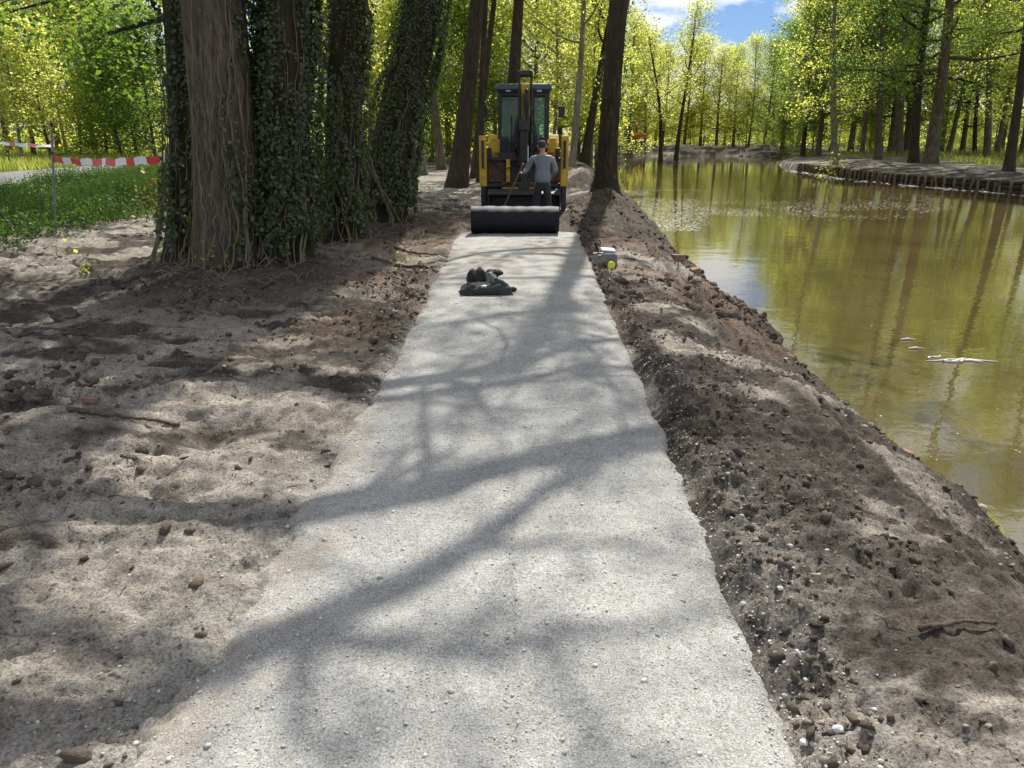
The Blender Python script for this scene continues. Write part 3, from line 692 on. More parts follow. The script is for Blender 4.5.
# --- front row on the right bank
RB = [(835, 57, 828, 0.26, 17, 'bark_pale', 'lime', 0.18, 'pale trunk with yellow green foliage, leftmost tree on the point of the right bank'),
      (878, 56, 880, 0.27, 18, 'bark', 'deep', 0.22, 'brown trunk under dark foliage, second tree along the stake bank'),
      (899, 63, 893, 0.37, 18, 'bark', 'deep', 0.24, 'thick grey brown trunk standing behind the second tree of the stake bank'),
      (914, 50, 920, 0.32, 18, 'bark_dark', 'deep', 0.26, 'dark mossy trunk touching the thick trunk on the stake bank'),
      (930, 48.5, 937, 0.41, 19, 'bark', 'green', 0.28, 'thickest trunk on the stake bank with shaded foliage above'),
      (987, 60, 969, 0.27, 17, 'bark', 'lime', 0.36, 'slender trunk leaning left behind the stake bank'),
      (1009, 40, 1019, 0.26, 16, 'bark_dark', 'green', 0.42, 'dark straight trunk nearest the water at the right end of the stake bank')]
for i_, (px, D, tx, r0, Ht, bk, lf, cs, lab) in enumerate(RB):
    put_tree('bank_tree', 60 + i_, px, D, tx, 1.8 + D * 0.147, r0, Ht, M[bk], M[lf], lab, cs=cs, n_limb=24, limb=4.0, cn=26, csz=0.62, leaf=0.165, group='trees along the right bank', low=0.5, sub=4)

# --- background trees share six shapes
ARCH = {}
def arch(key, seed, Ht, r0, cs, n_limb, limb, cn, csz, leaf, low, lean=0.0, bark='bark', sub=4):
    g = np.random.default_rng(seed)
    tl = trunk_line((0, 0, 0), (lean * Ht, 0, Ht), 18, 0.08, g)
    (WV, WF), (LV, LF), va = gen_tree(g, tl, r0, r0 * 0.15, cs, n_limb, limb, cn, csz, leaf, 8, 0.5, 0.08, sub=sub, low=low)
    w = mk('trunk', WV, WF, M[bark], smooth=True); l = mk('crown', LV, LF, None, attrs={'v': ('FACE', va)})
    l.data.materials.append(M['lime'])
    ARCH[key] = (w.data, l.data); bpy.data.objects.remove(w); bpy.data.objects.remove(l)
arch('airy', 1, 14, 0.20, 0.22, 22, 3.2, 25, 0.6, 0.18, 0.3)
arch('full', 2, 14, 0.26, 0.18, 26, 3.6, 27, 0.65, 0.185, 0.3)
arch('tall', 3, 17, 0.24, 0.30, 24, 3.4, 26, 0.65, 0.185, 0.4, lean=0.05)
arch('slim', 4, 14, 0.13, 0.16, 22, 2.0, 20, 0.5, 0.2, 0.2, bark='bark_pale')
arch('bushy', 5, 8, 0.13, 0.06, 22, 2.6, 32, 0.5, 0.17, 0.3)
arch('lean', 6, 15, 0.24, 0.30, 22, 3.5, 32, 0.6, 0.185, 0.3, lean=-0.10, bark='bark_dark')
def bg_tree(kind, px, D, scale, leafm, rz, name, group):
    x, y = at(px, D); z = Hs(x, y) - 0.05
    root = empty(name, (x, y, z), rz); root.scale = (scale,) * 3
    w = bpy.data.objects.new('trunk', ARCH[kind][0]); C.objects.link(w); w.parent = root
    l = bpy.data.objects.new('crown', ARCH[kind][1]); C.objects.link(l); l.parent = root
    l.material_slots[0].link = 'OBJECT'; l.material_slots[0].material = M[leafm]
    root['category'] = 'tree'; root['group'] = group
    return root, px, kind, M[leafm].name
def zone(rows, name, group, phrase):
    objs = [bg_tree(*r, name, group) for r in rows]
    objs.sort(key=lambda t: t[1])
    desc = {'airy': 'airy', 'full': 'full crowned', 'tall': 'tall', 'slim': 'slender', 'bushy': 'low bushy', 'lean': 'leaning'}
    for n_, (o_, px, kind, lm) in enumerate(objs):
        colw = {'leaves_lime': 'lime green', 'leaves_yellow_green': 'yellow green', 'leaves_green': 'green', 'leaves_deep_green': 'dark green'}[lm]
        o_['label'] = f'{desc[kind]} {colw} {"bush" if name == "bush" else "tree"}, {ordinal(n_)} from the left {phrase}'
        if name == 'bush': o_['category'] = 'bush'
g = np.random.default_rng(5)
rows = []
# far end of the pond: the skyline dips between px 650 and 780
for px, D, kind, sc, lf in [(596, 84, 'tall', 0.95, 'lime'), (612, 92, 'full', 1.0, 'green'), (628, 97, 'full', 0.98, 'lime'), (645, 101, 'airy', 0.9, 'lime'), (634, 110, 'full', 1.0, 'green'), (662, 104, 'full', 0.82, 'yellow'),
        (684, 103, 'full', 0.86, 'lime'), (700, 106, 'full', 0.88, 'yellow'), (716, 102, 'full', 0.78, 'yellow'), (733, 104, 'full', 0.80, 'yellow'), (748, 99, 'airy', 0.86, 'yellow'),
        (764, 95, 'full', 0.80, 'green'), (782, 88, 'full', 0.86, 'deep'), (803, 82, 'full', 1.0, 'green'), (772, 104, 'full', 0.82, 'lime'), (797, 98, 'tall', 0.95, 'lime'), (724, 112, 'full', 0.84, 'green'), (655, 113, 'full', 0.86, 'lime')]:
    rows.append((kind, px, D, sc, lf, g.random() * 6.28))
zone(rows, 'far_tree', 'trees behind the far end of the pond', 'behind the far pond end')
rows = []
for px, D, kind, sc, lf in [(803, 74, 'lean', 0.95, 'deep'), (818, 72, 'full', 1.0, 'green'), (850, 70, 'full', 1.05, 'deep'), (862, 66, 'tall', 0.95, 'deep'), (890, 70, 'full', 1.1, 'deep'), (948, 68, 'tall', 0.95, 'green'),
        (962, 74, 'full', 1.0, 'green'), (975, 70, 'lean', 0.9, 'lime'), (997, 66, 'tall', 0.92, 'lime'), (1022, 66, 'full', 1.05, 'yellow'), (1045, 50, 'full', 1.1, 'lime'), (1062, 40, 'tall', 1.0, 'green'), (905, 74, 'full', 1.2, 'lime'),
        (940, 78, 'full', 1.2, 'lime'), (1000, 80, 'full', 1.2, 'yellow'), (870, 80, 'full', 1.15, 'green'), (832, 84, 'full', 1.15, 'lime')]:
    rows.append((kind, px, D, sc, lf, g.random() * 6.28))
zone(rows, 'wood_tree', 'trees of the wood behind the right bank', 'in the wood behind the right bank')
rows = []
for px, D, kind, sc, lf in [(-40, 56, 'airy', 0.95, 'yellow'), (-12, 52, 'slim', 0.95, 'yellow'), (8, 55, 'slim', 1.0, 'yellow'), (22, 50, 'slim', 0.85, 'yellow'), (34, 57, 'airy', 0.9, 'yellow'), (52, 53, 'bushy', 1.0, 'yellow'),
        (68, 64, 'slim', 1.1, 'lime'), (82, 60, 'slim', 1.0, 'lime'), (96, 66, 'airy', 1.05, 'lime'), (108, 58, 'bushy', 0.9, 'green'), (122, 54, 'bushy', 1.0, 'green'), (138, 56, 'bushy', 1.15, 'green'), (156, 52, 'bushy', 1.0, 'deep'),
        (118, 70, 'full', 1.1, 'lime'), (150, 68, 'full', 1.15, 'lime'), (60, 74, 'full', 1.15, 'lime'), (10, 72, 'full', 1.15, 'yellow')]:
    rows.append((kind, px, D, sc, lf, g.random() * 6.28))
zone(rows, 'thicket_tree', 'young trees beyond the road', 'in the thicket beyond the road')
rows = []
for px, D, kind, sc, lf in [(330, 52, 'bushy', 1.2, 'lime'), (358, 48, 'full', 1.0, 'lime'), (372, 60, 'full', 1.1, 'yellow'), (398, 52, 'bushy', 1.1, 'lime'), (412, 62, 'full', 1.1, 'lime'), (432, 56, 'slim', 1.1, 'lime'),
        (449, 66, 'full', 1.15, 'yellow'), (466, 50, 'bushy', 1.25, 'green'), (478, 60, 'full', 1.1, 'lime'), (497, 54, 'bushy', 1.2, 'lime'), (516, 66, 'full', 1.2, 'yellow'), (536, 56, 'full', 1.0, 'lime'), (552, 48, 'slim', 1.0, 'yellow'),
        (560, 66, 'full', 1.15, 'lime'), (578, 72, 'full', 1.1, 'green'), (592, 62, 'slim', 1.0, 'lime'), (603, 74, 'full', 1.05, 'lime')]:
    rows.append((kind, px, D, sc, lf, g.random() * 6.28))
zone(rows, 'backdrop_tree', 'trees of the wood behind the digger', 'in the wood behind the digger')
# the wood beyond, one mass
g = np.random.default_rng(8)
pos = []
for q in range(520):
    az = R(-44) + R(90) * g.random(); Dd = 95 + 45 * g.random()
    x = math.sin(az) * Dd; y = math.cos(az) * Dd
    pxx = 512 + F * math.tan(az)
    if x < 0: Dd = 78 + 50 * g.random(); x = math.sin(az) * Dd; y = math.cos(az) * Dd
    top = 14
    if 625 < pxx < 830: top = 8.5
    if y < 100 and -3 < x < 30: continue
    z0 = 0.6 + (top - 1) * g.random() ** 1.1
    pos.append(np.array([x, y, z0]) + g.normal(size=(60, 3)) * np.array([1.7, 1.7, 1.0]))
for q in range(1500):
    az = R(-44) + R(92) * g.random(); Dd = 112 + 25 * g.random()
    if az < R(3): Dd = 80 + 30 * g.random()
    x = math.sin(az) * Dd; y = math.cos(az) * Dd
    if y < 100 and -3 < x < 34: continue
    pos.append(np.array([x, y, 0.2 + 4.2 * g.random() ** 1.2]) + g.normal(size=(40, 3)) * np.array([1.5, 1.5, 0.7]))
pos = np.concatenate(pos); V, Fq = leaves(pos, 0.45, g)
tag(mk('woods', V, Fq, M['lime'], attrs={'v': ('FACE', g.random(len(pos)))}), 'leafy mass of the far wood closing the view behind the trees', 'woods', kind='stuff')

# understorey bushes
rows = []
for k_ in range(16): rows.append(('bushy', 780 + 18 * k_ + 6 * math.sin(k_ * 5), 84 + 8 * math.sin(k_ * 2.1), 0.62 + 0.2 * math.sin(k_ * 3.3), ['green', 'lime', 'deep', 'lime'][k_ % 4], k_ * 1.3))
zone(rows, 'bush', 'bushes deep in the wood behind the right bank', 'deep behind the right bank')
rows = []
for k_ in range(11): rows.append(('bushy', 606 + 17 * k_ + 5 * math.sin(k_ * 5), 108 + 5 * math.sin(k_ * 2.1), 0.66 + 0.15 * math.sin(k_ * 3.3), ['green', 'lime', 'lime', 'yellow'][k_ % 4], k_ * 1.7))
zone(rows, 'bush', 'bushes behind the far end of the pond', 'low behind the far pond end')
# ------------------------------------------------------------------ undergrowth and grass
g = np.random.default_rng(9)
def in_ug(n):
    x = -17 + 9.6 * g.random(n); y = 8 + 40 * g.random(n) ** 1.4
    ok = (x > -15.8 + (vn(x, y * .5) - .5) * 2) & (x < -7.7 + (fbm(x * .7, y * .7, 3) - .5) * 1.6); return x[ok], y[ok]
x, y = in_ug(6500); z0 = H(x, y, False)
hgt = 0.12 + 0.50 * ss(0.3, 0.7, fbm(x * 0.8, y * 0.8, 3))
cc = np.stack([x, y, z0], -1)
k = 20
pos = np.repeat(cc, k, 0) + g.normal(size=(len(cc) * k, 3)) * np.array([0.17, 0.17, 0.0])
pos[:, 2] += np.repeat(hgt, k) * g.random(len(pos)) ** 0.6
V, Fq = leaves(pos, 0.07, g, upbias=0.3, aspect=0.55)
tag(mk('undergrowth', V, Fq, M['ground_green'], attrs={'v': ('FACE', np.clip(np.repeat(g.random(len(cc)), k) * 0.6 + 0.4 * g.random(len(pos)), 0, 1))}),
    'dense green nettles and herbs between the bare soil and the road', 'undergrowth', kind='stuff')
def blades(n, xf, h0, name, label, w=0.012, m='grass'):
    x, y = xf(n); n = len(x); z = H(x, y, False)
    a = g.random(n) * 6.28; hh = h0 * (0.5 + g.random(n)); d = np.stack([np.cos(a), np.sin(a), 0 * a], -1)
    b = np.stack([x, y, z], -1); ln = g.normal(size=(n, 3)) * 0.3 * hh[:, None]; ln[:, 2] = hh
    V = np.stack([b - d * w, b + d * w, b + ln * 0.6 + d * w * 0.7, b + ln], 1).reshape(-1, 3)
    tag(mk(name, V, np.arange(n * 4).reshape(-1, 4), M[m], attrs={'v': ('FACE', g.random(n))}), label, 'grass', kind='stuff')
def verge(n):
    x = np.where(g.random(n) < 0.55, -33.3 + 10.4 * g.random(n), -60 + 22 * g.random(n)); y = 20 + 60 * g.random(n); return x, y
def ug_blades(n):
    x = -16 + 8.2 * g.random(n); y = 11 + 26 * g.random(n) ** 1.3; ok = (x < -7.9 + (vn(x, y) - .5)) & (vn(x * .7 + 3, y * .7) > 0.35); return x[ok], y[ok]
blades(24000, ug_blades, 0.55, 'long_grass', 'loose long grass growing through the undergrowth by the metal post', w=0.009, m='ground_green')
blades(26000, verge, 0.42, 'grass', 'sunny yellow green grass verge beyond the road', w=0.03)
def tufts(n):
    c = [gnd(985, 522, -0.7), gnd(1000, 538, -0.75), gnd(905, 478, -0.7), gnd(672, 258, -0.6), gnd(970, 512, -0.7), gnd(890, 470, -.7)]
    i_ = g.integers(0, len(c), n); c = np.array(c)[i_]; s = 0.05
    return c[:, 0] + g.normal(size=n) * s, c[:, 1] + g.normal(size=n) * s * 1.6
blades(420, tufts, 0.06, 'bank_grass', 'small tufts of grass sprouting at the waterline of the near bank', w=0.0022)
def rightgrass(n):
    x = 27 + 30 * g.random(n); y = 38 + 40 * g.random(n); ok = (vn(x * .3, y * .3) > 0.45); return x[ok], y[ok]
blades(16000, rightgrass, 0.35, 'wood_grass', 'sunlit grass patches under the trees behind the right bank', w=0.03)
# small seedlings and a yellowing bush
def sprig(px, py, h, n, leafm, label, name='seedling', leaf=0.06, z=0.0, spread=0.1):
    x, y = gnd(px, py); root = empty(name, (x, y, Hs(x, y) - 0.02)); A = Acc(); c = []
    for q in range(3):
        P = curve_pts((0, 0, 0), g.normal(size=3) * 0.25 + np.array([0, 0, 1]), h * (0.7 + 0.4 * g.random()), 5, g, 0.15, 0.1)
        A.tube(P, np.linspace(0.005, 0.002, 6), 4); c += list(P[2:])
    c = np.array(c); ps = c[g.integers(0, len(c), n)] + g.normal(size=(n, 3)) * spread
    ps[:, 2] = np.abs(ps[:, 2]) + 0.03
    V, Fq = A.get(); mk('stem', V, Fq, M['vine'], root)
    V, Fq = leaves(ps, leaf, g, aspect=0.8); mk('foliage', V, Fq, M[leafm], root, attrs={'v': ('FACE', g.random(n))})
    tag(root, label, 'plant')
sprig(86, 274, 0.28, 34, 'lime', 'small fresh green seedling on bare sand left of the tree cluster')
sprig(215, 279, 0.16, 30, 'yellow', 'yellow leaved seedling at the foot of the bare barked trunk', leaf=0.07)
sprig(58, 262, 0.3, 14, 'yellow', 'thin dry seedling in the shade near the metal post', leaf=0.05)
sprig(398, 268, 0.10, 12, 'lime', 'tiny green sprout among the roots left of the path', leaf=0.06)
sprig(158, 232, 0.85, 150, 'orange_leaf', 'yellowing orange bush in front of the undergrowth beside the ivy trunk', 'bush', 0.08, spread=0.14)
sprig(368, 212, 0.5, 14, 'yellow', 'few bright leaves sprouting beside the massive leaning ivy trunk', leaf=0.09)
sprig(836, 163, 1.2, 160, 'yellow', 'yellow green shrub at the foot of the pale bank tree', 'shrub', 0.16, spread=0.5)

# ------------------------------------------------------------------ sticks, roots, logs
def stick(pts, r, name, label, cat, m='bark', sides=7, group=None):
    A = Acc(); P = np.array(pts, float); t = np.linspace(0, len(P) - 1, 18)
    Q = np.stack([np.interp(t, np.arange(len(P)), P[:, k]) for k in range(3)], -1)
    Q[1:-1] += g.normal(size=Q[1:-1].shape) * r * 0.25
    A.tube(Q, np.linspace(r, r * 0.6, 18) * (1 + 0.2 * g.normal(size=18) * 0.5), sides)
    V, Fq = A.get()
    nq = len(V); Fq = [list(map(int, f)) for f in Fq] + [list(range(sides))[::-1], list(range(nq - sides, nq))]
    return tag(mk(name, V, Fq, M[m], smooth=True), label, cat, group)
def gp(px, py, dz=0.0):
    x, y = gnd(px, py); return (x, y, Hs(x, y) + dz)
stick([gp(915, 656, 0.022), gp(950, 649, 0.034), gp(992, 640, 0.022)], 0.011, 'dead_branch', 'broken dark branch lying on the soil of the right bank', 'branch')
stick([gp(70, 420, 0.02), gp(120, 428, 0.03), gp(180, 424, 0.02)], 0.016, 'dead_branch', 'thin branch half buried in the sand left of the path', 'branch')
stick([gp(372, 262, 0.02), gp(405, 268, 0.03), gp(445, 266, 0.015)], 0.03, 'exposed_root', 'nearer exposed root crossing the soil beside the path', 'root')
stick([gp(385, 252, 0.02), gp(410, 257, 0.02), gp(438, 258, 0.02)], 0.022, 'exposed_root', 'farther exposed root crossing the soil beside the path', 'root')
x, y = at(384, 15.6)
stick([(x - 0.35, y - 0.75, 1.7), (x + 0.1, y - 1.0, 0.9), (x + 0.62, y - 1.5, 0.12)], 0.03, 'leaning_pole', 'thin pole leaning against the massive ivy trunk, lower end to the right', 'pole')
stick([(x - 0.15, y - 0.72, 1.6), (x + 0.15, y - 1.1, 0.8), (x + 0.45, y - 1.6, 0.12)], 0.022, 'leaning_pole', 'thinner pole propped on the massive ivy trunk behind the other one', 'pole')
# litter of twigs round the ivy trees
A = Acc()
for q in range(240):
    cx, cy, s = random.choice([(-3.2, 10.0, 0.8), (-2.4, 12.2, 0.7), (-2.3, 14.7, 1.0), (-1.7, 16.5, 1.2), (2.6, 18.5, 1.0), (-3.7, 9.7, .6)])
    xx = cx + g.normal() * s; yy = cy + g.normal() * s * 0.7
    if PLx(yy) - 0.1 < xx < PRx(yy) + 0.1 or pond_d(np.array([xx]), np.array([yy]))[0] < 0.1: continue
    a = g.random() * 3.14; L = 0.15 + 0.5 * g.random(); z = Hs(xx, yy) + 0.02
    P = np.array([[xx, yy, z], [xx + math.cos(a) * L / 2, yy + math.sin(a) * L / 2, z + 0.03 + 0.08 * g.random()], [xx + math.cos(a) * L, yy + math.sin(a) * L, z + 0.01]])
    A.tube(P, np.array([0.007, 0.006, 0.003]), 4)
for q in range(260):
    xx = -5 + 8.2 * g.random(); yy = 1.6 + 9 * g.random() ** 1.4
    if PLx(yy) - 0.05 < xx < PRx(yy) + 0.05 or pond_d(np.array([xx]), np.array([yy]))[0] < 0.2: continue
    a = g.random() * 6.28; L = 0.03 + 0.13 * g.random() ** 2; z = Hs(xx, yy) + 0.008; cs_ = np.array([math.cos(a), math.sin(a), 0])
    P = np.array([[xx, yy, z], np.array([xx, yy, z + 0.006]) + cs_ * L * 0.5 + g.normal(size=3) * 0.004, np.array([xx, yy, z]) + cs_ * L]); A.tube(P, np.array([0.0026, 0.002, 0.001]), 4)
V, Fq = A.get(); tag(mk('twig_litter', V, Fq, M['vine']), 'dry twigs littering the soil round the trunks', 'twigs', kind='stuff')

# ------------------------------------------------------------------ individual stones, clods, bricks
M['brick'] = simple('brick', (0.25, 0.145, 0.10), 0.9, var=0.3, nscale=14, bump=0.5, bscale=70)
M['wet_stone'] = simple('wet_stone', (0.06, 0.05, 0.042), 0.7, var=0.4, nscale=12, bump=0.4)
M['tan_stone'] = simple('tan_stone', (0.36, 0.27, 0.19), 0.9, var=0.3, nscale=12, bump=0.5)
M['white_stone'] = simple('white_stone', (0.55, 0.55, 0.53), 0.85, var=0.2, nscale=25, bump=0.4)
def lump(name, px, py, s, m, label, cat, group=None, z=0.0, sink=0.35, seed=0, rz=0.0, sub=3, amp=0.28, boxy=False):
    gg = np.random.default_rng(seed + int(px * 7 + py))
    bm = bmesh.new()
    if boxy:
        bmesh.ops.create_cube(bm, size=1.6); bmesh.ops.subdivide_edges(bm, edges=bm.edges[:], cuts=5, use_grid_fill=True); amp *= 0.25
    else: bmesh.ops.create_icosphere(bm, subdivisions=sub, radius=1)
    V = np.array([v.co[:] for v in bm.verts]); off = gg.random(3) * 50
    nn = fbm(V[:, 0] * 1.1 + off[0] + V[:, 2], V[:, 1] * 1.1 + off[1] - V[:, 2] * 0.7, 4) - 0.5
    n5 = fbm(V[:, 0] * 4 + off[1] + V[:, 2] * 2, V[:, 1] * 4 + off[2] - V[:, 2] * 3, 3) - 0.5
    V = V * (1 + amp * 2.2 * nn[:, None] + amp * 0.9 * n5[:, None]) + gg.normal(size=V.shape) * 0.02
    V *= np.array(s)
    for v, c_ in zip(bm.verts, V): v.co = c_
    me = bpy.data.meshes.new(name); bm.to_mesh(me); bm.free(); me.materials.append(M[m])
    if not boxy:
        for f_ in me.polygons: f_.use_smooth = (sub > 2)
    o_ = bpy.data.objects.new(name, me); C.objects.link(o_)
    x, y = gnd(px, py, z); o_.location = (x, y, Hs(x, y) + s[2] * (1 - 2 * sink)); o_.rotation_euler = (0.1 * gg.normal(), 0.1 * gg.normal(), rz)
    tag(o_, label, cat, group); return o_
lump('brick', 901, 466, (0.07, 0.055, 0.05), 'brick', 'reddish broken brick at the waterline left of the cut tan stone', 'brick', z=-0.6, boxy=True, rz=0.5)
lump('stone', 926, 472, (0.085, 0.06, 0.055), 'tan_stone', 'tan block at the waterline right of the reddish broken brick', 'stone', z=-0.65, boxy=True, rz=0.2)
lump('stone', 868, 440, (0.06, 0.06, 0.045), 'wet_stone', 'dark wet stone at the waterline above the reddish brick', 'stone', z=-0.6)
lump('stone', 818, 407, (0.05, 0.045, 0.035), 'white_stone', 'pale grey stone on the lower bank near the water', 'stone', z=-0.5)
lump('brick', 784, 362, (0.09, 0.07, 0.06), 'brick', 'brown brick standing out at the waterline halfway along the bank', 'brick', z=-0.65, boxy=True)
lump('stone', 757, 348, (0.13, 0.1, 0.08), 'wet_stone', 'larger dark wet lump at the waterline before the halfway brick', 'stone', z=-0.65)
lump('brick', 676, 277, (0.13, 0.09, 0.09), 'brick', 'orange brown brick at the far waterline near the tool crate', 'brick', z=-0.6, boxy=True, rz=0.4)
lump('brick', 692, 290, (0.13, 0.08, 0.07), 'brick', 'orange brown brick just nearer than the far waterline brick', 'brick', z=-0.6, boxy=True, rz=0.1)
lump('stone', 975, 517, (0.07, 0.05, 0.04), 'tan_stone', 'flat tan stone among grass tufts at the waterline', 'stone', z=-0.65)
lump('stone', 836, 740, (0.018, 0.014, 0.010), 'white_stone', 'largest white crushed stone beside the bottom right path edge', 'stone', sub=2, sink=0.2)
lump('stone', 803, 751, (0.014, 0.012, 0.009), 'white_stone', 'white crushed stone left of the largest one at the path edge', 'stone', sub=2, sink=0.2)
lump('stone', 873, 717, (0.009, 0.008, 0.007), 'white_stone', 'small white stone right of the largest one on bare soil', 'stone', sub=2, sink=0.2)
lump('stone', 742, 615, (0.013, 0.011, 0.009), 'white_stone', 'whitish stone in the crumbled right edge of the path', 'stone', sub=2, sink=0.2)
lump('stone', 777, 615, (0.012, 0.009, 0.008), 'white_stone', 'whitish stone just outside the crumbled path edge', 'stone', sub=2, sink=0.2)
lump('stone', 676, 476, (0.018, 0.015, 0.013), 'wet_stone', 'dark pebble on the path by its right edge', 'stone', sub=2, sink=0.2)
lump('soil_clod', 933, 592, (0.022, 0.02, 0.018), 'clod', 'round dark clod alone on the upper right bank', 'soil clod')
lump('soil_clod', 66, 319, (0.11, 0.08, 0.06), 'clod', 'dark clod in the shade nearest the far left tree shadow', 'soil clod', amp=0.8, sub=4)
for k_, (px, py, s, lb) in enumerate([(84, 358, 0.055, 'upper dark clod of the cluster left on the sand'), (74, 368, 0.07, 'broadest dark clod of the cluster left on the sand'), (60, 378, 0.075, 'lower dark clod of the cluster left on the sand'),
                          (40, 404, 0.08, 'grey clod nearest the camera at the left cluster'), (16, 392, 0.06, 'grey clod at the left picture edge by the clod cluster'), (88, 396, 0.07, 'flat dark clod over a reddish brick chip')]):
    lump('soil_clod', px, py, (s, s * 0.8, s * 0.6), 'clod', lb, 'soil clod', seed=k_, amp=0.75, sub=4)
lump('brick', 92, 404, (0.06, 0.03, 0.02), 'brick', 'reddish brick chip under the flat dark clod', 'brick', boxy=True, sink=0.2)

# near bank timber stubs, far bank stake revetment
M['timber'] = barkmat('old_timber', (0.07, 0.045, 0.03), (0.24, 0.165, 0.11), scale=6)
def stake_mesh(h, r, s):
    A = Acc(); gg = np.random.default_rng(s)
    P = np.array([[0, 0, -0.5], [0, 0, h * 0.5], [gg.normal() * 0.02, gg.normal() * 0.02, h - 0.01], [0, 0, h], [0, 0, h + 0.002]]); A.tube(P, np.array([r, r, r, r * 0.85, r * 0.05]), 9, bumps=0.15)
    V, Fq = A.get(); return V, Fq
def stakes(name, pts, h, r, label, step_board=None):
    root = empty(name, pts[0]); c0 = np.array(pts[0])
    protos = [mk('stake', *stake_mesh(h, r, s), M['timber'], root, smooth=True) for s in range(4)]
    for k_, p_ in enumerate(pts):
        o_ = protos[k_] if k_ < 4 else protos[k_ % 4].copy()
        if k_ >= 4: C.objects.link(o_); o_.parent = root
        o_.location = np.array(p_) - c0 + np.array([0, 0, 0.06 * math.sin(k_ * 2.3)]); o_.rotation_euler = (0.06 * math.sin(k_ * 1.7), 0.05 * math.cos(k_ * 2.9), k_)
    return root, c0
pts = []
for yv in np.arange(8.3, 20, 0.72):
    xx = 2.6
    q = np.linspace(2.2, 5.2, 300); dd = H(q, np.full(300, yv)); xx = q[np.argmax(dd < WATER + 0.08)]
    pts.append((xx, yv + 0.1 * math.sin(yv * 9), WATER))
r_, _ = stakes('stake_edging', pts, 0.15, 0.055, ''); tag(r_, 'row of short rotten timber stubs along the near waterline', 'edging')
pts = []
seg = [(20.3, 57), (19.9, 46), (20.7, 40), (22.6, 34.8), (24, 27)]
sy = [p_[1] for p_ in seg][::-1]; sx = [p_[0] for p_ in seg][::-1]
def edge_x(yv):
    q = np.linspace(17, 27, 600); dd = H(q, np.full(600, yv), False); return q[np.argmax(dd > WATER + 0.12)]
for yv in np.arange(29.5, 56.5, 0.42):
    pts.append((edge_x(yv) - 0.12, yv, WATER - 0.1))
r_, c0 = stakes('stake_revetment', pts[:98], 0.56, 0.075, ''); tag(r_, 'line of dark vertical timber stakes holding up the right bank', 'revetment')
A = Acc()
for zz in (0.12, 0.33, 0.52):
    P = np.array([(p_[0] + 0.11, p_[1], WATER - 0.1 + zz) for p_ in pts]) - c0; A.tube(P, np.full(len(P), 0.10), 6)
V, Fq = A.get(); mk('wattle', V, Fq, M['bark_dark'], r_)
# rubble / pale foam at the foot of the right bank
gg = np.random.default_rng(4); n = 420; yv = 30 + 27 * gg.random(n); xv = np.interp(yv, sy, sx) - 0.35 - np.abs(gg.normal(size=n)) * 0.35
scatter('rubble', np.stack([xv, yv, np.full(n, WATER - 0.03)], -1), 0.04 + 0.12 * gg.random(n) ** 2, gg, M['white_stone'], 0.35, 0.4, label='pale rubble lying in the water at the foot of the stake bank', cat='rubble', kind='stuff')

# floating scum, its pale flakes doubling as painted ripple glitter, and twig
def on_water(px, py): return gnd(px, py, WATER)
ps = []
gg = np.random.default_rng(14)
for q in range(15000):
    t = gg.random(); px = 625 + 330 * gg.random() ** 1.6; py = 190 + 42 * gg.random() - (px - 640) * 0.02
    if px > 700 and abs(py - 213 + (px - 700) * 0.03) > 13 * gg.random() ** .5: continue
    x, y = on_water(px, py)
    if pond_d(np.array([x]), np.array([y]))[0] < -0.15 and vn(np.array([x * 0.9]), np.array([y * 0.45]))[0] + 0.3 * gg.random() > 0.53: ps.append((x, y, WATER + 0.006))
for q in range(70):
    x, y = on_water(640 + 384 * gg.random(), 175 + 300 * gg.random() ** 1.5)
    if pond_d(np.array([x]), np.array([y]))[0] < -0.1: ps.append((x, y, WATER + 0.006))
for q in range(500):
    x, y = on_water(630 + 120 * gg.random(), 170 + 22 * gg.random())
    if pond_d(np.array([x]), np.array([y]))[0] < -0.15 and abs((y * .25) % 1 - .5) < 0.18: ps.append((x, y, WATER + 0.006))
ps = np.array(ps); V, Fq = leaves(ps, np.where(ps[:, 1] > 16, 0.056, 0.022), gg, upbias=12, aspect=0.8); V[:, 2] = WATER + 0.004 + 0.002 * gg.random(len(V))
M['scum'] = leafmat('debris_and_glitter', (0.22, 0.21, 0.14), (0.55, 0.53, 0.42), (0.2, 0.2, 0.15), 0.2, gloss=0.05)
tag(mk('debris_and_glitter', V, Fq, M['scum'], attrs={'v': ('FACE', gg.random(len(ps)))}), 'blossom scum, flakes and pale specks for ripple glitter on the pond surface', 'floating debris', kind='stuff')
M['pale_wood'] = simple('pale_wood', (0.62, 0.60, 0.55), 0.7, var=0.15, nscale=10)
A = Acc()
c1 = np.array([*on_water(960, 361), WATER])
for (dx, dy, L, a, r_0) in ((-0.42, 0.03, 0.85, -0.03, 0.010), (-0.22, -0.06, 0.30, 0.25, 0.024), (-0.10, 0.04, 0.34, -0.22, 0.018), (-0.34, 0.10, 0.22, 0.4, 0.014), (-0.02, -0.05, 0.2, 0.5, 0.016)):
    P = np.array([[dx + math.cos(a) * L * t, dy + math.sin(a) * L * t + 0.05 * math.sin(t * 7 + dx * 20) * min(1, L * 2), 0.008] for t in np.linspace(0, 1, 12)]); A.tube(P, r_0 * (0.35 + 0.65 * np.abs(np.sin(np.linspace(0.3, 7, 12) + dx * 9))), 6)
V, Fq = A.get(); o_ = mk('floating_branch', V, Fq, M['pale_wood'], smooth=True); o_.location = c1
tag(o_, 'pale forked branch floating in the murky water', 'branch')
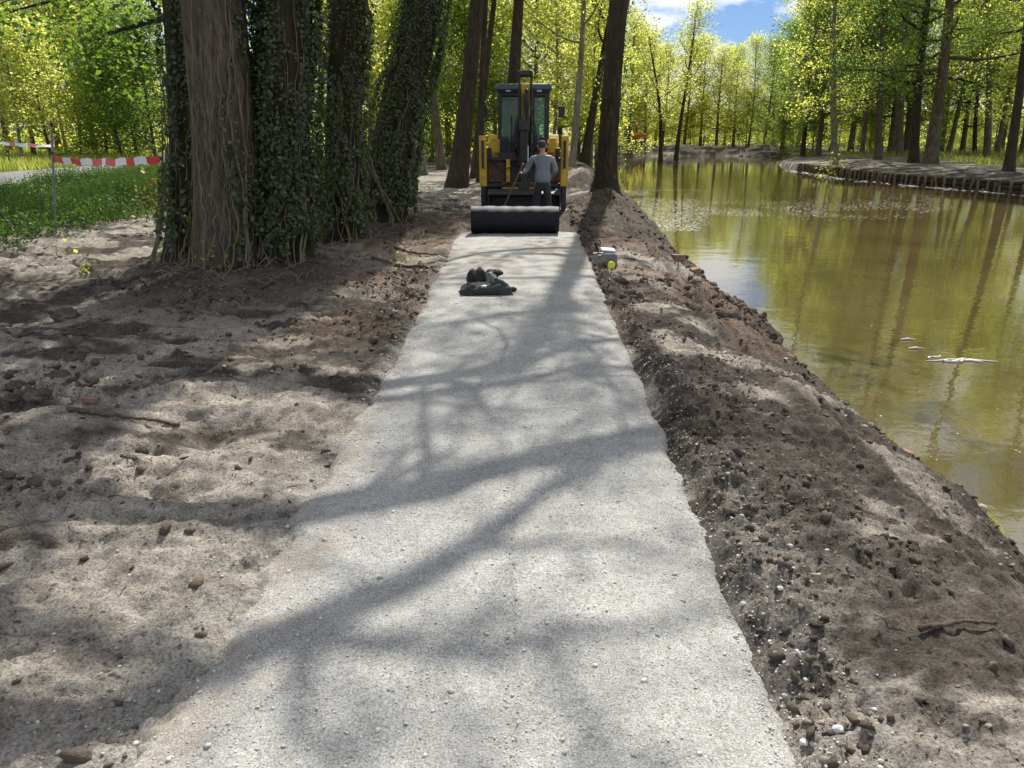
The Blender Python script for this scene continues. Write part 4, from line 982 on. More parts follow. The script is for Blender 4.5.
for (px, py, lb) in ((916, 349, 'pale wood chip floating left of the floating branch'), (908, 340, 'smaller pale chip drifting farther off than the other floating chip')):
    x, y = on_water(px, py); A = Acc(); A.tube(np.array([[-0.1, 0, 0.01], [0, 0.01, 0.014], [0.09, -0.01, 0.01]]), np.array([0.006, 0.016, 0.005]), 6); V, Fq = A.get()
    o_ = mk('floating_chip', V, Fq, M['pale_wood']); o_.location = (x, y, WATER); tag(o_, lb, 'wood chip')

# ------------------------------------------------------------------ hard-surface builder
class B:
    def __init__(s): s.bm = bmesh.new()
    def box(s, c, d, rot=(0, 0, 0), taper=None):
        r_ = bmesh.ops.create_cube(s.bm, size=1.0); vs = r_['verts']
        for v in vs:
            k = 1.0
            if taper and v.co.z > 0: v.co.x *= taper[0]; v.co.y *= taper[1]
            v.co = Vector((v.co.x * d[0], v.co.y * d[1], v.co.z * d[2]))
        mt = Matrix.Translation(c) @ Matrix.Rotation(rot[2], 4, 'Z') @ Matrix.Rotation(rot[1], 4, 'Y') @ Matrix.Rotation(rot[0], 4, 'X')
        bmesh.ops.transform(s.bm, matrix=mt, verts=vs); return s
    def cyl(s, p0, p1, r, r2=None, seg=20):
        p0, p1 = Vector(p0), Vector(p1); d = p1 - p0
        rr = bmesh.ops.create_cone(s.bm, cap_ends=True, segments=seg, radius1=r, radius2=r if r2 is None else r2, depth=d.length)
        mt = Matrix.Translation((p0 + p1) / 2) @ d.to_track_quat('Z', 'Y').to_matrix().to_4x4()
        bmesh.ops.transform(s.bm, matrix=mt, verts=rr['verts']); return s
    def prism(s, poly, x0, x1):      # poly in (y, z), extruded along x
        a = [s.bm.verts.new((x0, y, z)) for y, z in poly]; b = [s.bm.verts.new((x1, y, z)) for y, z in poly]
        n = len(poly); s.bm.faces.new(a[::-1]); s.bm.faces.new(b)
        for i_ in range(n): s.bm.faces.new((a[i_], a[(i_ + 1) % n], b[(i_ + 1) % n], b[i_]))
        return s
    def pipe(s, pts, r, seg=8):
        V, Fq = tube_arr(np.array(pts, float), np.full(len(pts), r), seg)
        vs = [s.bm.verts.new(v) for v in V]
        for f_ in Fq: s.bm.faces.new([vs[int(q)] for q in f_])
        return s
    def obj(s, name, m, parent=None, bevel=0.012, smooth=False):
        bmesh.ops.recalc_face_normals(s.bm, faces=s.bm.faces)
        me = bpy.data.meshes.new(name); s.bm.to_mesh(me); s.bm.free(); me.materials.append(M[m])
        o_ = bpy.data.objects.new(name, me); C.objects.link(o_)
        if parent: o_.parent = parent
        if bevel:
            bv = o_.modifiers.new('b', 'BEVEL'); bv.width = bevel; bv.segments = 2; bv.limit_method = 'ANGLE'; bv.angle_limit = R(40)
        if smooth:
            for f_ in me.polygons: f_.use_smooth = True
            try: me.set_sharp_from_angle(angle=R(45))
            except Exception: pass
        return o_
M['yellow_paint'] = simple('yellow_paint', (0.62, 0.40, 0.025), 0.5, var=0.15, nscale=4, dirt=(0.16, 0.11, 0.05))
M['black_paint'] = simple('black_paint', (0.022, 0.023, 0.025), 0.5, var=0.3, nscale=5, dirt=(0.07, 0.055, 0.04))
M['roof_sky_tint'] = simple('cab_roof', (0.06, 0.085, 0.095), 0.35, var=0.15)  # black roof given a grey-blue colour for the reflected sky
M['rusty'] = simple('rusty_steel', (0.12, 0.07, 0.04), 0.8, var=0.4, nscale=8, dirt=(0.04, 0.03, 0.02))
M['rubber'] = simple('rubber', (0.025, 0.024, 0.023), 0.85, var=0.3, nscale=10, dirt=(0.10, 0.08, 0.06), bump=0.3)
M['chrome'] = simple('chrome', (0.6, 0.6, 0.6), 0.2, 1.0, var=0.05)
M['lamp'] = simple('lamp_lens', (0.55, 0.57, 0.6), 0.15, var=0.05)
M['amber'] = simple('amber_lens', (0.6, 0.2, 0.02), 0.3, var=0.05)
m, nt, o = mat('cab_glass'); t_ = nt.nodes.new('ShaderNodeBsdfTransparent'); t_.inputs[0].default_value = (0.55, 0.72, 0.67, 1); g_ = nt.nodes.new('ShaderNodeBsdfGlossy'); g_.inputs['Roughness'].default_value = 0.03
x_ = nt.nodes.new('ShaderNodeMixShader'); x_.inputs[0].default_value = 0.03; nt.links.new(t_.outputs[0], x_.inputs[1]); nt.links.new(g_.outputs[0], x_.inputs[2]); nt.links.new(x_.outputs[0], o.inputs[0]); M['glass'] = m

# ------------------------------------------------------------------ backhoe loader, seen from behind
bxx, byy = at(523.5, 18.5)
dig = empty('backhoe_loader', (bxx, byy, 0.0))
tag(dig, 'yellow and black backhoe loader seen from behind at the end of the gravel path', 'excavator')
b = B(); b.box((0, 1.9, 0.85), (0.75, 3.6, 0.35)); b.box((0, 0.25, 0.95), (1.7, 0.14, 0.5)); b.box((0, 0.42, 1.2), (1.1, 0.5, 0.28)); b.obj('chassis', 'black_paint', dig)
b = B(); b.box((0, 0.10, 1.20), (1.72, 0.10, 0.07)); b.box((0, 0.10, 0.62), (1.72, 0.10, 0.09)); b.box((-0.35, 0.06, 0.92), (0.07, 0.08, 0.56)); b.box((0.38, 0.06, 0.92), (0.07, 0.08, 0.56))
b.obj('slide_frame', 'black_paint', dig)
b = B(); b.box((-0.36, 0.0, 0.95), (0.09, 0.05, 0.5)); b.obj('yellow_bracket', 'yellow_paint', dig)
for s in (-1, 1):
    b = B(); b.box((s * 0.61, 0.14, 0.92), (0.42, 0.04, 0.48)); b.obj('rear_panel', 'rusty', dig)
for s in (-1, 1):
    b = B(); b.box((s * 0.94, 0.0, 1.16), (0.17, 0.19, 1.12)); b.box((s * 0.94, -0.105, 1.5), (0.10, 0.02, 0.3)); st = b.obj('stabilizer', 'yellow_paint', dig, 0.015)
    b = B(); b.box((s * 0.94, 0.0, 0.33), (0.11, 0.12, 0.58)); b.box((s * 0.94, 0.0, 0.045), (0.34, 0.34, 0.05)); b.obj('stabilizer_foot', 'black_paint', st)
    # rear wing
    b = B(); prof = [(0.55, 1.05), (0.55, 1.55), (0.75, 1.74), (1.35, 1.74), (1.6, 1.5), (1.55, 1.45), (1.3, 1.66), (0.8, 1.66), (0.62, 1.5), (0.62, 1.05)]
    b.prism(prof, s * 0.56, s * 0.84); b.box((s * 0.69, 0.50, 1.50), (0.26, 0.06, 0.34), taper=(0.55, 1)); b.obj('fender', 'yellow_paint', dig)
    b = B(); b.box((s * 0.80, 0.30, 1.30), (0.10, 0.16, 0.30)); b.cyl((s * 0.94, -0.13, 1.0), (s * 0.94, -0.13, 1.62), 0.028); b.box((s * 0.70, 0.2, 1.18), (0.22, 0.2, 0.12)); b.obj('valve_block', 'black_paint', dig)
    b = B(); b.cyl((s * 0.52, 1.1, 0.70), (s * 0.92, 1.1, 0.70), 0.70, seg=36)
    for q in range(22):
        a = q / 22 * 6.283
        b.box((s * 0.72, 1.1 + math.cos(a) * 0.70, 0.70 + math.sin(a) * 0.70), (0.36, 0.06, 0.07), (a, 0, 0.35 * s * (1 if q % 2 else -1)))
    w = b.obj('wheel', 'rubber', dig, 0.01)
    b = B(); b.cyl((s * 0.88, 1.1, 0.70), (s * 0.935, 1.1, 0.70), 0.40, 0.34, seg=28); b.obj('rim', 'yellow_paint', w)
    b = B(); b.cyl((s * 0.58, 3.3, 0.45), (s * 0.86, 3.3, 0.45), 0.45, seg=30); w = b.obj('wheel', 'rubber', dig)
    b = B(); b.cyl((s * 0.84, 3.3, 0.45), (s * 0.88, 3.3, 0.45), 0.26, seg=24); b.obj('rim', 'yellow_paint', w)
    b = B(); b.pipe([(s * 0.62, 1.9, 2.35), (s * 0.85, 1.9, 2.45), (s * 0.95, 1.88, 2.4)], 0.012); b.box((s * 0.97, 1.86, 2.28), (0.15, 0.05, 0.27)); b.obj('mirror', 'black_paint', dig, 0.01)
    b = B(); b.box((s * 0.36, 0.62, 2.72), (0.14, 0.08, 0.09)); b.box((s * 0.50, 2.1, 2.72), (0.12, 0.08, 0.09)); wl = b.obj('work_light', 'black_paint', dig, 0.01)
    b = B(); b.box((s * 0.36, 0.575, 2.72), (0.115, 0.02, 0.07)); b.obj('lens', 'lamp', wl, 0.005)
    b = B(); b.box((s * 0.74, 0.46, 1.30), (0.10, 0.03, 0.06)); b.obj('tail_light', 'amber', dig, 0.005)
    # loader arms forward
    b = B(); b.prism([(1.9, 1.15), (2.2, 1.35), (4.3, 0.55), (4.6, 0.3), (4.3, 0.35), (2.1, 1.1)], s * 0.52, s * 0.62); b.obj('loader_arm', 'yellow_paint', dig)
b = B(); b.prism([(2.05, 1.0), (2.05, 1.55), (3.6, 1.42), (3.75, 1.3), (3.75, 0.75), (2.05, 0.7)], -0.40, 0.40); b.obj('hood', 'yellow_paint', dig, 0.04)
b = B(); b.prism([(4.5, 0.1), (5.2, 0.08), (5.22, 0.12), (4.75, 0.3), (4.62, 0.75), (4.5, 0.8)], -1.0, 1.0); b.obj('front_bucket', 'yellow_paint', dig)
# cab: corner posts, sills, roof, glass
b = B()
for s in (-1, 1):
    b.box((s * 0.56, 0.68, 1.98), (0.09, 0.09, 1.42)); b.box((s * 0.56, 2.02, 1.98), (0.07, 0.07, 1.42)); b.box((s * 0.57, 1.4, 1.98), (0.05, 0.06, 1.42))
    b.box((s * 0.56, 1.35, 1.30), (0.08, 1.3, 0.14)); b.box((s * 0.46, 0.66, 1.5), (0.16, 0.05, 0.36))
b.box((0, 0.68, 1.32), (1.12, 0.08, 0.16)); b.box((0, 0.68, 2.64), (1.12, 0.08, 0.08)); b.box((0, 2.02, 1.35), (1.12, 0.07, 0.2)); b.box((0, 2.02, 2.64), (1.1, 0.07, 0.07))
b.box((0.24, 0.69, 2.0), (0.045, 0.06, 1.3)); b.box((-0.28, 0.69, 1.75), (0.04, 0.06, 0.8))
cab = b.obj('cab', 'black_paint', dig)
b = B(); b.box((0, 0.70, 1.98), (1.04, 0.012, 1.2)); b.box((-0.575, 1.35, 2.0), (0.012, 1.25, 1.2)); b.box((0.575, 1.35, 2.0), (0.012, 1.25, 1.2)); b.box((0, 2.03, 2.0), (1.04, 0.012, 1.2)); b.obj('window', 'glass', cab, 0)
b = B(); b.box((0, 1.32, 2.80), (1.34, 1.62, 0.13), taper=(0.94, 0.95)); b.box((0, 1.32, 2.715), (1.30, 1.5, 0.05)); b.obj('roof', 'roof_sky_tint', cab, 0.035)
b = B(); b.box((0, 1.2, 1.45), (0.48, 0.46, 0.14)); b.box((0, 1.42, 1.82), (0.46, 0.12, 0.68), (-0.12, 0, 0)); b.box((0, 1.45, 2.24), (0.26, 0.09, 0.2)); b.box((-0.30, 1.2, 1.6), (0.09, 0.4, 0.06)); b.box((0.30, 1.2, 1.6), (0.09, 0.4, 0.06)); b.obj('seat', 'rubber', cab, 0.03)
b = B(); b.box((-0.36, 0.86, 1.52), (0.2, 0.25, 0.42)); b.box((0.36, 0.86, 1.52), (0.2, 0.25, 0.42)); b.cyl((-0.3, 0.84, 1.7), (-0.28, 0.8, 1.98), 0.014); b.cyl((0.3, 0.84, 1.7), (0.28, 0.8, 1.98), 0.014); b.cyl((0, 1.95, 1.6), (0, 1.7, 1.85), 0.03); b.obj('control_console', 'black_paint', cab)
# boom folded up: twin cheek plates with a yellow web
b = B()
for s in (-1, 1): b.prism([(-0.05, 1.05), (0.28, 1.1), (0.42, 1.9), (0.35, 2.6), (0.12, 3.12), (-0.08, 3.10), (-0.02, 2.5), (0.06, 1.9)], 0.03 + s * 0.135 - 0.02, 0.03 + s * 0.135 + 0.02)
b.cyl((-0.14, 0.03, 3.03), (0.20, 0.03, 3.03), 0.07); b.box((0.03, 0.3, 1.35), (0.26, 0.12, 0.4)); b.box((0.03, 0.08, 3.08), (0.26, 0.2, 0.06))
boom = b.obj('boom', 'black_paint', dig, 0.008)
b = B(); b.box((0.03, 0.06, 2.40), (0.20, 0.10, 0.86)); b.box((-0.04, -0.0, 2.92), (0.05, 0.03, 0.10)); b.obj('boom_web', 'yellow_paint', boom)
b = B(); b.cyl((0.06, -0.02, 1.95), (0.06, -0.06, 2.72), 0.045); b.cyl((0.0, 0.0, 1.25), (0.0, -0.05, 2.0), 0.06); b.obj('hydraulic_cylinder', 'black_paint', boom)
b = B(); b.cyl((0.09, -0.12, 0.95), (0.09, -0.10, 1.78), 0.022); b.obj('piston_rod', 'chrome', boom, 0)
b = B(); b.box((0.0, -0.16, 1.35), (0.17, 0.20, 1.25), (0.06, 0, 0)); b.box((0.0, -0.26, 1.95), (0.24, 0.16, 0.22)); b.box((0.0, -0.24, 0.72), (0.13, 0.14, 0.25)); b.obj('dipper', 'black_paint', dig)
# backhoe ditching bucket
b = B(); prof = [(-0.85, 0.50), (-0.30, 0.56), (-0.18, 0.40), (-0.22, 0.12), (-0.45, 0.02), (-0.80, 0.02), (-0.80, 0.05), (-0.46, 0.06), (-0.26, 0.16), (-0.24, 0.38), (-0.33, 0.50), (-0.85, 0.45)]
b.prism(prof, -0.80, 0.80)
for s in (-1, 1): b.prism([(-0.85, 0.50), (-0.30, 0.56), (-0.18, 0.40), (-0.22, 0.12), (-0.45, 0.02), (-0.80, 0.02)], s * 0.80 - 0.015, s * 0.80 + 0.015)
b.box((0.0, -0.28, 0.62), (0.26, 0.18, 0.16)); b.obj('bucket', 'black_paint', dig)
b = B()
for q in range(7):
    x0 = -0.12 + q * 0.05; b.pipe([(x0, 0.15, 1.15), (x0 - 0.03, -0.12, 1.5), (x0 + 0.02 * math.sin(q * 2), -0.2, 2.0), (x0 + 0.02, -0.1, 2.35), (x0, 0.05, 2.7)], 0.012, 6)
for s in (-1, 1): b.pipe([(s * 0.1, 0.2, 1.3), (s * 0.3, -0.05, 1.02), (s * 0.55, 0.02, 0.98), (s * 0.86, 0.0, 1.35)], 0.014, 6)
for q in range(5): b.pipe([(0.1 + 0.07 * q, 0.5, 1.5), (0.16 + 0.07 * q, 0.2, 1.35 - 0.05 * q), (0.1 + 0.05 * q, 0.02, 1.0)], 0.012, 6)
for q in range(2):
    for s in (-1, 1): b.pipe([(0.03 + s * 0.16, 0.25, 1.2 + 0.05 * q), (0.03 + s * (0.24 + 0.04 * q), 0.02, 1.45 + 0.1 * q), (0.03 + s * (0.20 + 0.03 * q), -0.05, 1.85 + 0.08 * q), (0.03 + s * 0.14, 0.0, 2.1 + 0.12 * q)], 0.013, 6)
b.obj('hydraulic_hose', 'rubber', dig, 0)
# ------------------------------------------------------------------ fabric roll
M['geotextile'] = simple('geotextile', (0.005, 0.006, 0.010), 0.6, var=0.3, spec=0.3, nscale=7, bump=0.25, bscale=90)
rx0, ry0 = at(515, 14.35); rr = 0.245; ns = 48; nl = 40
roll = empty('fabric_roll', (rx0, ry0, 0.03)); tag(roll, 'black roll of ground fabric lying across the gravel path', 'fabric roll')
gg = np.random.default_rng(2); V = []; L = 1.60
for i_ in range(nl + 1):
    xx = -L / 2 + L * i_ / nl
    for j_ in range(ns):
        a = j_ / ns * 2 * math.pi
        r2 = rr * (1 + 0.012 * math.sin(a * 2 + xx * 2.2) + 0.010 * math.sin(a * 3 + xx * 6)) + 0.004 * math.sin(xx * 23 + a * 4)
        V.append((xx + 0.004 * math.sin(j_ * 3), math.cos(a) * r2, rr + math.sin(a) * r2 * 0.97))
i = np.arange(nl)[:, None] * ns; j = np.arange(ns)[None, :]; j2 = (j + 1) % ns
Fq = [list(map(int, f_)) for f_ in np.stack([i + j, i + ns + j, i + ns + j2, i + j2], -1).reshape(-1, 4)]
mk('roll', V, Fq, M['geotextile'], roll, smooth=True)
b = B()
for s in (-1, 1):
    P = []
    for q in range(150):
        a = q * 0.25; r2 = 0.05 + (rr - 0.055) * q / 150; P.append((s * (L / 2 - 0.012), math.cos(a) * r2, rr + math.sin(a) * r2))
    b.pipe(P, 0.0075, 5)
b.obj('roll_end', 'geotextile', roll, 0)
nv = 24; V = []; 
for i_ in range(nv):
    for j_ in range(17):
        yy = 0.02 + i_ * 0.11; xx = -0.79 + 1.58 * j_ / 16
        V.append((xx, yy, 0.012 + 0.02 * vn(np.array([xx * 3]), np.array([yy * 3]))[0]))
i = np.arange(nv - 1)[:, None] * 17; j = np.arange(16)[None, :]
mk('unrolled_sheet', V, np.stack([i + j, i + j + 1, i + 17 + j + 1, i + 17 + j], -1).reshape(-1, 4), M['geotextile'], roll, smooth=True)

# ------------------------------------------------------------------ worker
def skin_obj(name, joints, edges, m, parent, sub=2, smooth=True, root_i=0):
    me = bpy.data.meshes.new(name); me.from_pydata([j_[0] for j_ in joints], edges, []); me.update(); me.materials.append(M[m])
    o_ = bpy.data.objects.new(name, me); C.objects.link(o_); o_.parent = parent
    sm = o_.modifiers.new('skin', 'SKIN'); sm.use_smooth_shade = True; sm.branch_smoothing = 0.6
    if not me.skin_vertices: me.skin_vertices.new()
    for k_, j_ in enumerate(joints):
        rad = j_[1]; me.skin_vertices[0].data[k_].radius = rad if isinstance(rad, tuple) else (rad, rad)
        me.skin_vertices[0].data[k_].use_root = (k_ == root_i)
    s_ = o_.modifiers.new('sub', 'SUBSURF'); s_.levels = sub; s_.render_levels = sub
    return o_
M['skin'] = simple('skin', (0.42, 0.24, 0.17), 0.6, var=0.1, nscale=8)
M['sweater'] = simple('grey_sweater', (0.20, 0.225, 0.25), 0.95, var=0.12, nscale=9, bump=0.5, bscale=80)
M['trousers'] = simple('dark_trousers', (0.032, 0.036, 0.045), 0.9, var=0.2, nscale=8, bump=0.4, bscale=50)
M['hair'] = simple('dark_hair', (0.045, 0.035, 0.028), 0.8, var=0.3, nscale=40, bump=0.5)
M['boot'] = simple('work_boot', (0.05, 0.035, 0.025), 0.8, var=0.3)
wx, wy = at(542, 15.35)
per = empty('person', (wx, wy, 0.045)); per.scale = (1.0, 1.0, 0.945); tag(per, 'man in grey sweater and dark trousers seen from behind, holding a long handled tool', 'person')
# local axes: +y away from the camera (facing), -x his left
J = {'pel': (0, 0, .90), 'wa': (0, .01, 1.04), 'ch': (0, .03, 1.24), 'ub': (0, .05, 1.37), 'nk': (0, .09, 1.455), 'hd': (-.01, .13, 1.53), 'ht': (-.015, .14, 1.60),
     'ls': (-.17, .05, 1.37), 'le': (-.30, .10, 1.13), 'lw': (-.385, .02, 1.045), 'rs': (.17, .05, 1.37), 're': (.245, .04, 1.10), 'rw': (.20, .22, .98),
     'lh': (-.10, 0, .86), 'lk': (-.12, .05, .48), 'la': (-.13, -.01, .09), 'rh': (.10, 0, .86), 'rk': (.115, .03, .48), 'ra': (.12, -.02, .09)}
body = [(J['pel'], .10), (J['wa'], .115), (J['ch'], .125), (J['ub'], .08), (J['nk'], .052), (J['ls'], .045), (J['le'], .042), (J['lw'], .028), (J['rs'], .045), (J['re'], .042), (J['rw'], .028),
        (J['lh'], .065), (J['lk'], .058), (J['la'], .040), (J['rh'], .065), (J['rk'], .058), (J['ra'], .040), ((-.13, .06, .05), .035), ((-.135, .14, .03), .028), ((.12, .05, .05), .035), ((.13, .13, .03), .028),
        ((-.008, .115, 1.50), .055), ((-.012, .125, 1.545), (.078, .088)), ((-.015, .135, 1.60), (.080, .092)), ((-.016, .137, 1.655), (.055, .062))]
E = [(0, 1), (1, 2), (2, 3), (3, 4), (3, 5), (5, 6), (6, 7), (3, 8), (8, 9), (9, 10), (0, 11), (11, 12), (12, 13), (0, 14), (14, 15), (15, 16), (13, 17), (17, 18), (16, 19), (19, 20), (4, 21), (21, 22), (22, 23), (23, 24)]
def hand(base, dirn, palm_n, nb, curl=0.6, side=1):
    """palm and five fingers appended to the body graph"""
    d = Vector(dirn).normalized(); n_ = Vector(palm_n).normalized(); w = d.cross(n_).normalized() * side
    b0 = Vector(base); pc = b0 + d * 0.05; body.append((tuple(pc), (.034, .020))); pi = len(body) - 1; E.append((nb, pi))
    for q, (off, L_) in enumerate(((-0.030, .065), (-0.010, .075), (0.010, .070), (0.029, .055))):
        k0 = pc + d * 0.035 + w * off; body.append((tuple(k0), .0095)); i0 = len(body) - 1; E.append((pi, i0))
        d2 = (d * math.cos(curl) + n_ * math.sin(curl)); k1 = k0 + d2 * L_ * 0.5; body.append((tuple(k1), .0085)); E.append((i0, len(body) - 1))
        d3 = (d * math.cos(curl * 2.4) + n_ * math.sin(curl * 2.4)); k2 = k1 + d3 * L_ * 0.5; body.append((tuple(k2), .007)); E.append((len(body) - 2, len(body) - 1))
    t0 = b0 + d * 0.03 - w * 0.038 + n_ * 0.01; body.append((tuple(t0), .011)); E.append((nb, len(body) - 1))
    t1 = t0 + (d * 0.5 - w * 0.4 + n_ * 0.7).normalized() * 0.035; body.append((tuple(t1), .009)); E.append((len(body) - 2, len(body) - 1))
    t2 = t1 + (d * 0.4 + w * 0.3 + n_ * 0.8).normalized() * 0.025; body.append((tuple(t2), .0075)); E.append((len(body) - 2, len(body) - 1))
hand(J['lw'], (-.35, .35, .15), (.3, .8, -.4), 7, 0.75, 1)
hand(J['rw'], (-.3, .5, -.3), (-.6, .1, -.5), 10, 0.5, -1)
skin_obj('body', body, E, 'skin', per)
sw = [((0, 0, .84), (.15, .125)), ((0, 0, .93), (.170, .132)), ((0, .01, 1.05), (.162, .125)), ((0, .025, 1.22), (.182, .135)), ((0, .045, 1.345), (.165, .115)), ((0, .075, 1.425), (.072, .068)),
      ((-.17, .05, 1.365), .078), ((-.245, .08, 1.24), .066), (J['le'], .058), ((-.345, .06, 1.085), .047), ((-.375, .03, 1.055), .040),
      ((.17, .05, 1.365), .078), ((.215, .045, 1.23), .066), (J['re'], .060), ((.225, .13, 1.035), .048), ((.205, .195, .995), .040)]
so = skin_obj('sweater', sw, [(0, 1), (1, 2), (2, 3), (3, 4), (4, 5), (4, 6), (6, 7), (7, 8), (8, 9), (9, 10), (4, 11), (11, 12), (12, 13), (13, 14), (14, 15)], 'sweater', per, root_i=3)
tr = [((0, 0, 1.0), (.135, .110)), ((0, -.005, .86), (.135, .118)), ((-.095, 0, .78), .098), ((-.115, .045, .48), .075), ((-.13, 0, .16), .066), ((-.13, -.005, .10), .066),
      ((.095, 0, .78), .098), ((.112, .03, .48), .075), ((.12, -.01, .16), .062), ((.12, -.015, .10), .064)]
skin_obj('trousers', tr, [(0, 1), (1, 2), (2, 3), (3, 4), (4, 5), (1, 6), (6, 7), (7, 8), (8, 9)], 'trousers', per, root_i=0)
for s, ax, ay in ((-1, -.13, 0), (1, .12, -.01)):
    skin_obj('boot', [((ax, ay - .03, .10), .055), ((ax, ay - .01, .05), .052), ((ax * 1.02, ay + .08, .04), (.048, .04)), ((ax * 1.04, ay + .17, .032), (.042, .032))], [(0, 1), (1, 2), (2, 3)], 'boot', per, 2)
skin_obj('hair', [((-.012, .10, 1.53), (.070, .066)), ((-.014, .11, 1.59), (.088, .092)), ((-.016, .125, 1.65), (.086, .090)), ((-.016, .13, 1.70), (.060, .065))], [(0, 1), (1, 2), (2, 3)], 'hair', per, 2)
b = B()
for s in (-1, 1): b.cyl((-.012 + s * .078, .135, 1.575), (-.012 + s * .092, .125, 1.58), .028, .022, 12)
b.cyl((-.013, .215, 1.575), (-.013, .245, 1.56), .018, .010, 10)
b.obj('face', 'skin', per, 0.006, True)
# his long-handled tool (a rake)
hx, hy, hz = wx - 0.43, wy + 0.075, 1.10
tool = empty('rake', (hx, hy, hz)); tag(tool, 'long wooden handled rake held by the man in the grey sweater', 'rake')
M['wood_handle'] = simple('wood_handle', (0.16, 0.11, 0.065), 0.7, var=0.2)
b = B(); b.cyl((0.055, -0.02, 0.12), (-0.46, 0.30, -1.02), 0.017, seg=10); b.obj('handle', 'wood_handle', tool, 0)
b = B(); b.box((-0.46, 0.31, -1.03), (0.42, 0.03, 0.03))
for q in range(10): b.box((-0.64 + q * 0.04, 0.31, -1.055), (0.010, 0.012, 0.05))
b.obj('rake_head', 'black_paint', tool, 0.002)

# ------------------------------------------------------------------ clothes heap on the path
M['dark_cloth'] = simple('dark_cloth', (0.022, 0.028, 0.026), 0.85, var=0.35, nscale=7, bump=0.5, bscale=40)
M['grey_cloth'] = simple('grey_cloth', (0.16, 0.17, 0.155), 0.9, var=0.3, nscale=12, bump=0.5, bscale=40)
M['black_cloth'] = simple('black_cloth', (0.012, 0.013, 0.014), 0.8, var=0.3, nscale=9, bump=0.4, bscale=50)
def cloth(name, px, py, s, m, label, cat, dz, amp=0.3, rz=0.0, off=(0, 0), sub=4):
    o_ = lump(name, px, py, s, m, label, cat, amp=amp, sub=sub, rz=rz); x, y = gnd(px, py)
    o_.location = (x + off[0], y + off[1], 0.035 + dz); return o_
def jacket(cx, cy, w, d, h, m, name, label, cat, rz=0.1):
    nx_, ny_ = 60, 40; V = []; gq = np.random.default_rng(5)
    u, v = np.meshgrid(np.linspace(-1, 1, nx_), np.linspace(-1, 1, ny_), indexing='ij')
    rad = np.maximum(np.abs(u) ** 3.2 + np.abs(v) ** 3.2, 0) ** (1 / 3.2)
    edge = 1 + 0.16 * (fbm(u * 1.5 + 4, v * 1.5, 3) - 0.5)
    fold = fbm(u * 2.2 + v * 1.5 + 9, v * 3.6 + 2, 4); ridge = 1 - np.abs(fbm(u * 1.8 + 3, v * 2.7 + 7, 3) - 0.5) * 4
    prof = np.clip(1 - rad ** 5, 0, 1) ** 0.35
    z = h * prof * (0.5 + 0.45 * fold + 0.35 * ridge.clip(0, 1))
    z = z * (1 + 0.45 * np.exp(-((u - 0.55) / 0.35) ** 2)) 
    X_ = u * w * edge / 2; Y_ = v * d * edge / 2
    V = np.stack([X_.ravel(), Y_.ravel(), z.ravel()], -1)
    i = np.arange(nx_ - 1)[:, None] * ny_; j = np.arange(ny_ - 1)[None, :]
    o_ = mk(name, V, np.stack([i + j, i + ny_ + j, i + ny_ + j + 1, i + j + 1], -1).reshape(-1, 4), M[m], smooth=True)
    sd = o_.modifiers.new('s', 'SOLIDIFY'); sd.thickness = 0.006
    o_.location = (cx, cy, 0.04); o_.rotation_euler = (0, 0, rz); return tag(o_, label, cat)
jx, jy = gnd(486, 296)
jacket(jx, jy, 0.60, 0.30, 0.10, 'dark_cloth', 'folded_jacket', 'dark green black jacket lying folded on the gravel path', 'jacket')
cloth('black_bag', 478, 290, (0.10, 0.085, 0.095), 'black_cloth', 'rounded black bag sitting on the folded jacket', 'bag', 0.125, 0.5, off=(0, 0.0))
cloth('cap', 495, 288, (0.10, 0.08, 0.045), 'black_cloth', 'flat black cap on top of the clothes heap, right of the bag', 'cap', 0.150, 0.45)
cloth('grey_glove', 492, 290, (0.09, 0.07, 0.075), 'grey_cloth', 'crumpled grey glove between the black bag and the cap', 'glove', 0.10, 0.4)
cloth('pale_rag', 484, 296, (0.06, 0.05, 0.03), 'pale_wood', 'pale rag tucked in the front of the clothes heap', 'rag', 0.07, 0.4, off=(0, -0.05))
cloth('white_cup', 503, 292, (0.05, 0.06, 0.03), 'white_stone', 'white crumpled paper just right of the clothes heap', 'paper', 0.03, 0.35, off=(0.03, 0))
cloth('small_pouch', 511, 294, (0.045, 0.035, 0.026), 'black_cloth', 'small black pouch at the right of the clothes heap', 'pouch', 0.022, 0.2, off=(0.02, 0))

# ------------------------------------------------------------------ tool crate on the bank
cx0, cy0 = gnd(605, 266); cz0 = Hs(cx0, cy0)
m, nt, o = mat('clear_plastic'); p = nt.nodes.new('ShaderNodeBsdfPrincipled'); p.inputs['Base Color'].default_value = (0.55, 0.56, 0.53, 1); setin(p, Roughness=0.25)
p.inputs['Transmission Weight'].default_value = 0.8; nt.links.new(p.outputs[0], o.inputs[0]); M['clear_plastic'] = m
M['fluor'] = simple('fluorescent_yellow', (0.62, 0.72, 0.03), 0.5, var=0.1)
M['white_plastic'] = simple('white_plastic', (0.55, 0.55, 0.54), 0.4, var=0.05)
cr = empty('tool_crate', (cx0, cy0, cz0), 0.25); tag(cr, 'pale translucent plastic crate standing on the soil right of the path', 'crate')
b = B(); w2, d2, h2, t2 = 0.28, 0.20, 0.17, 0.008
b.box((0, 0, 0.01), (w2, d2, 0.012)); b.box((0, -d2 / 2, h2 / 2), (w2, t2, h2)); b.box((0, d2 / 2, h2 / 2), (w2, t2, h2)); b.box((-w2 / 2, 0, h2 / 2), (t2, d2 - 0.02, h2)); b.box((w2 / 2, 0, h2 / 2), (t2, d2 - 0.02, h2)); b.obj('crate_body', 'clear_plastic', cr, 0.002)
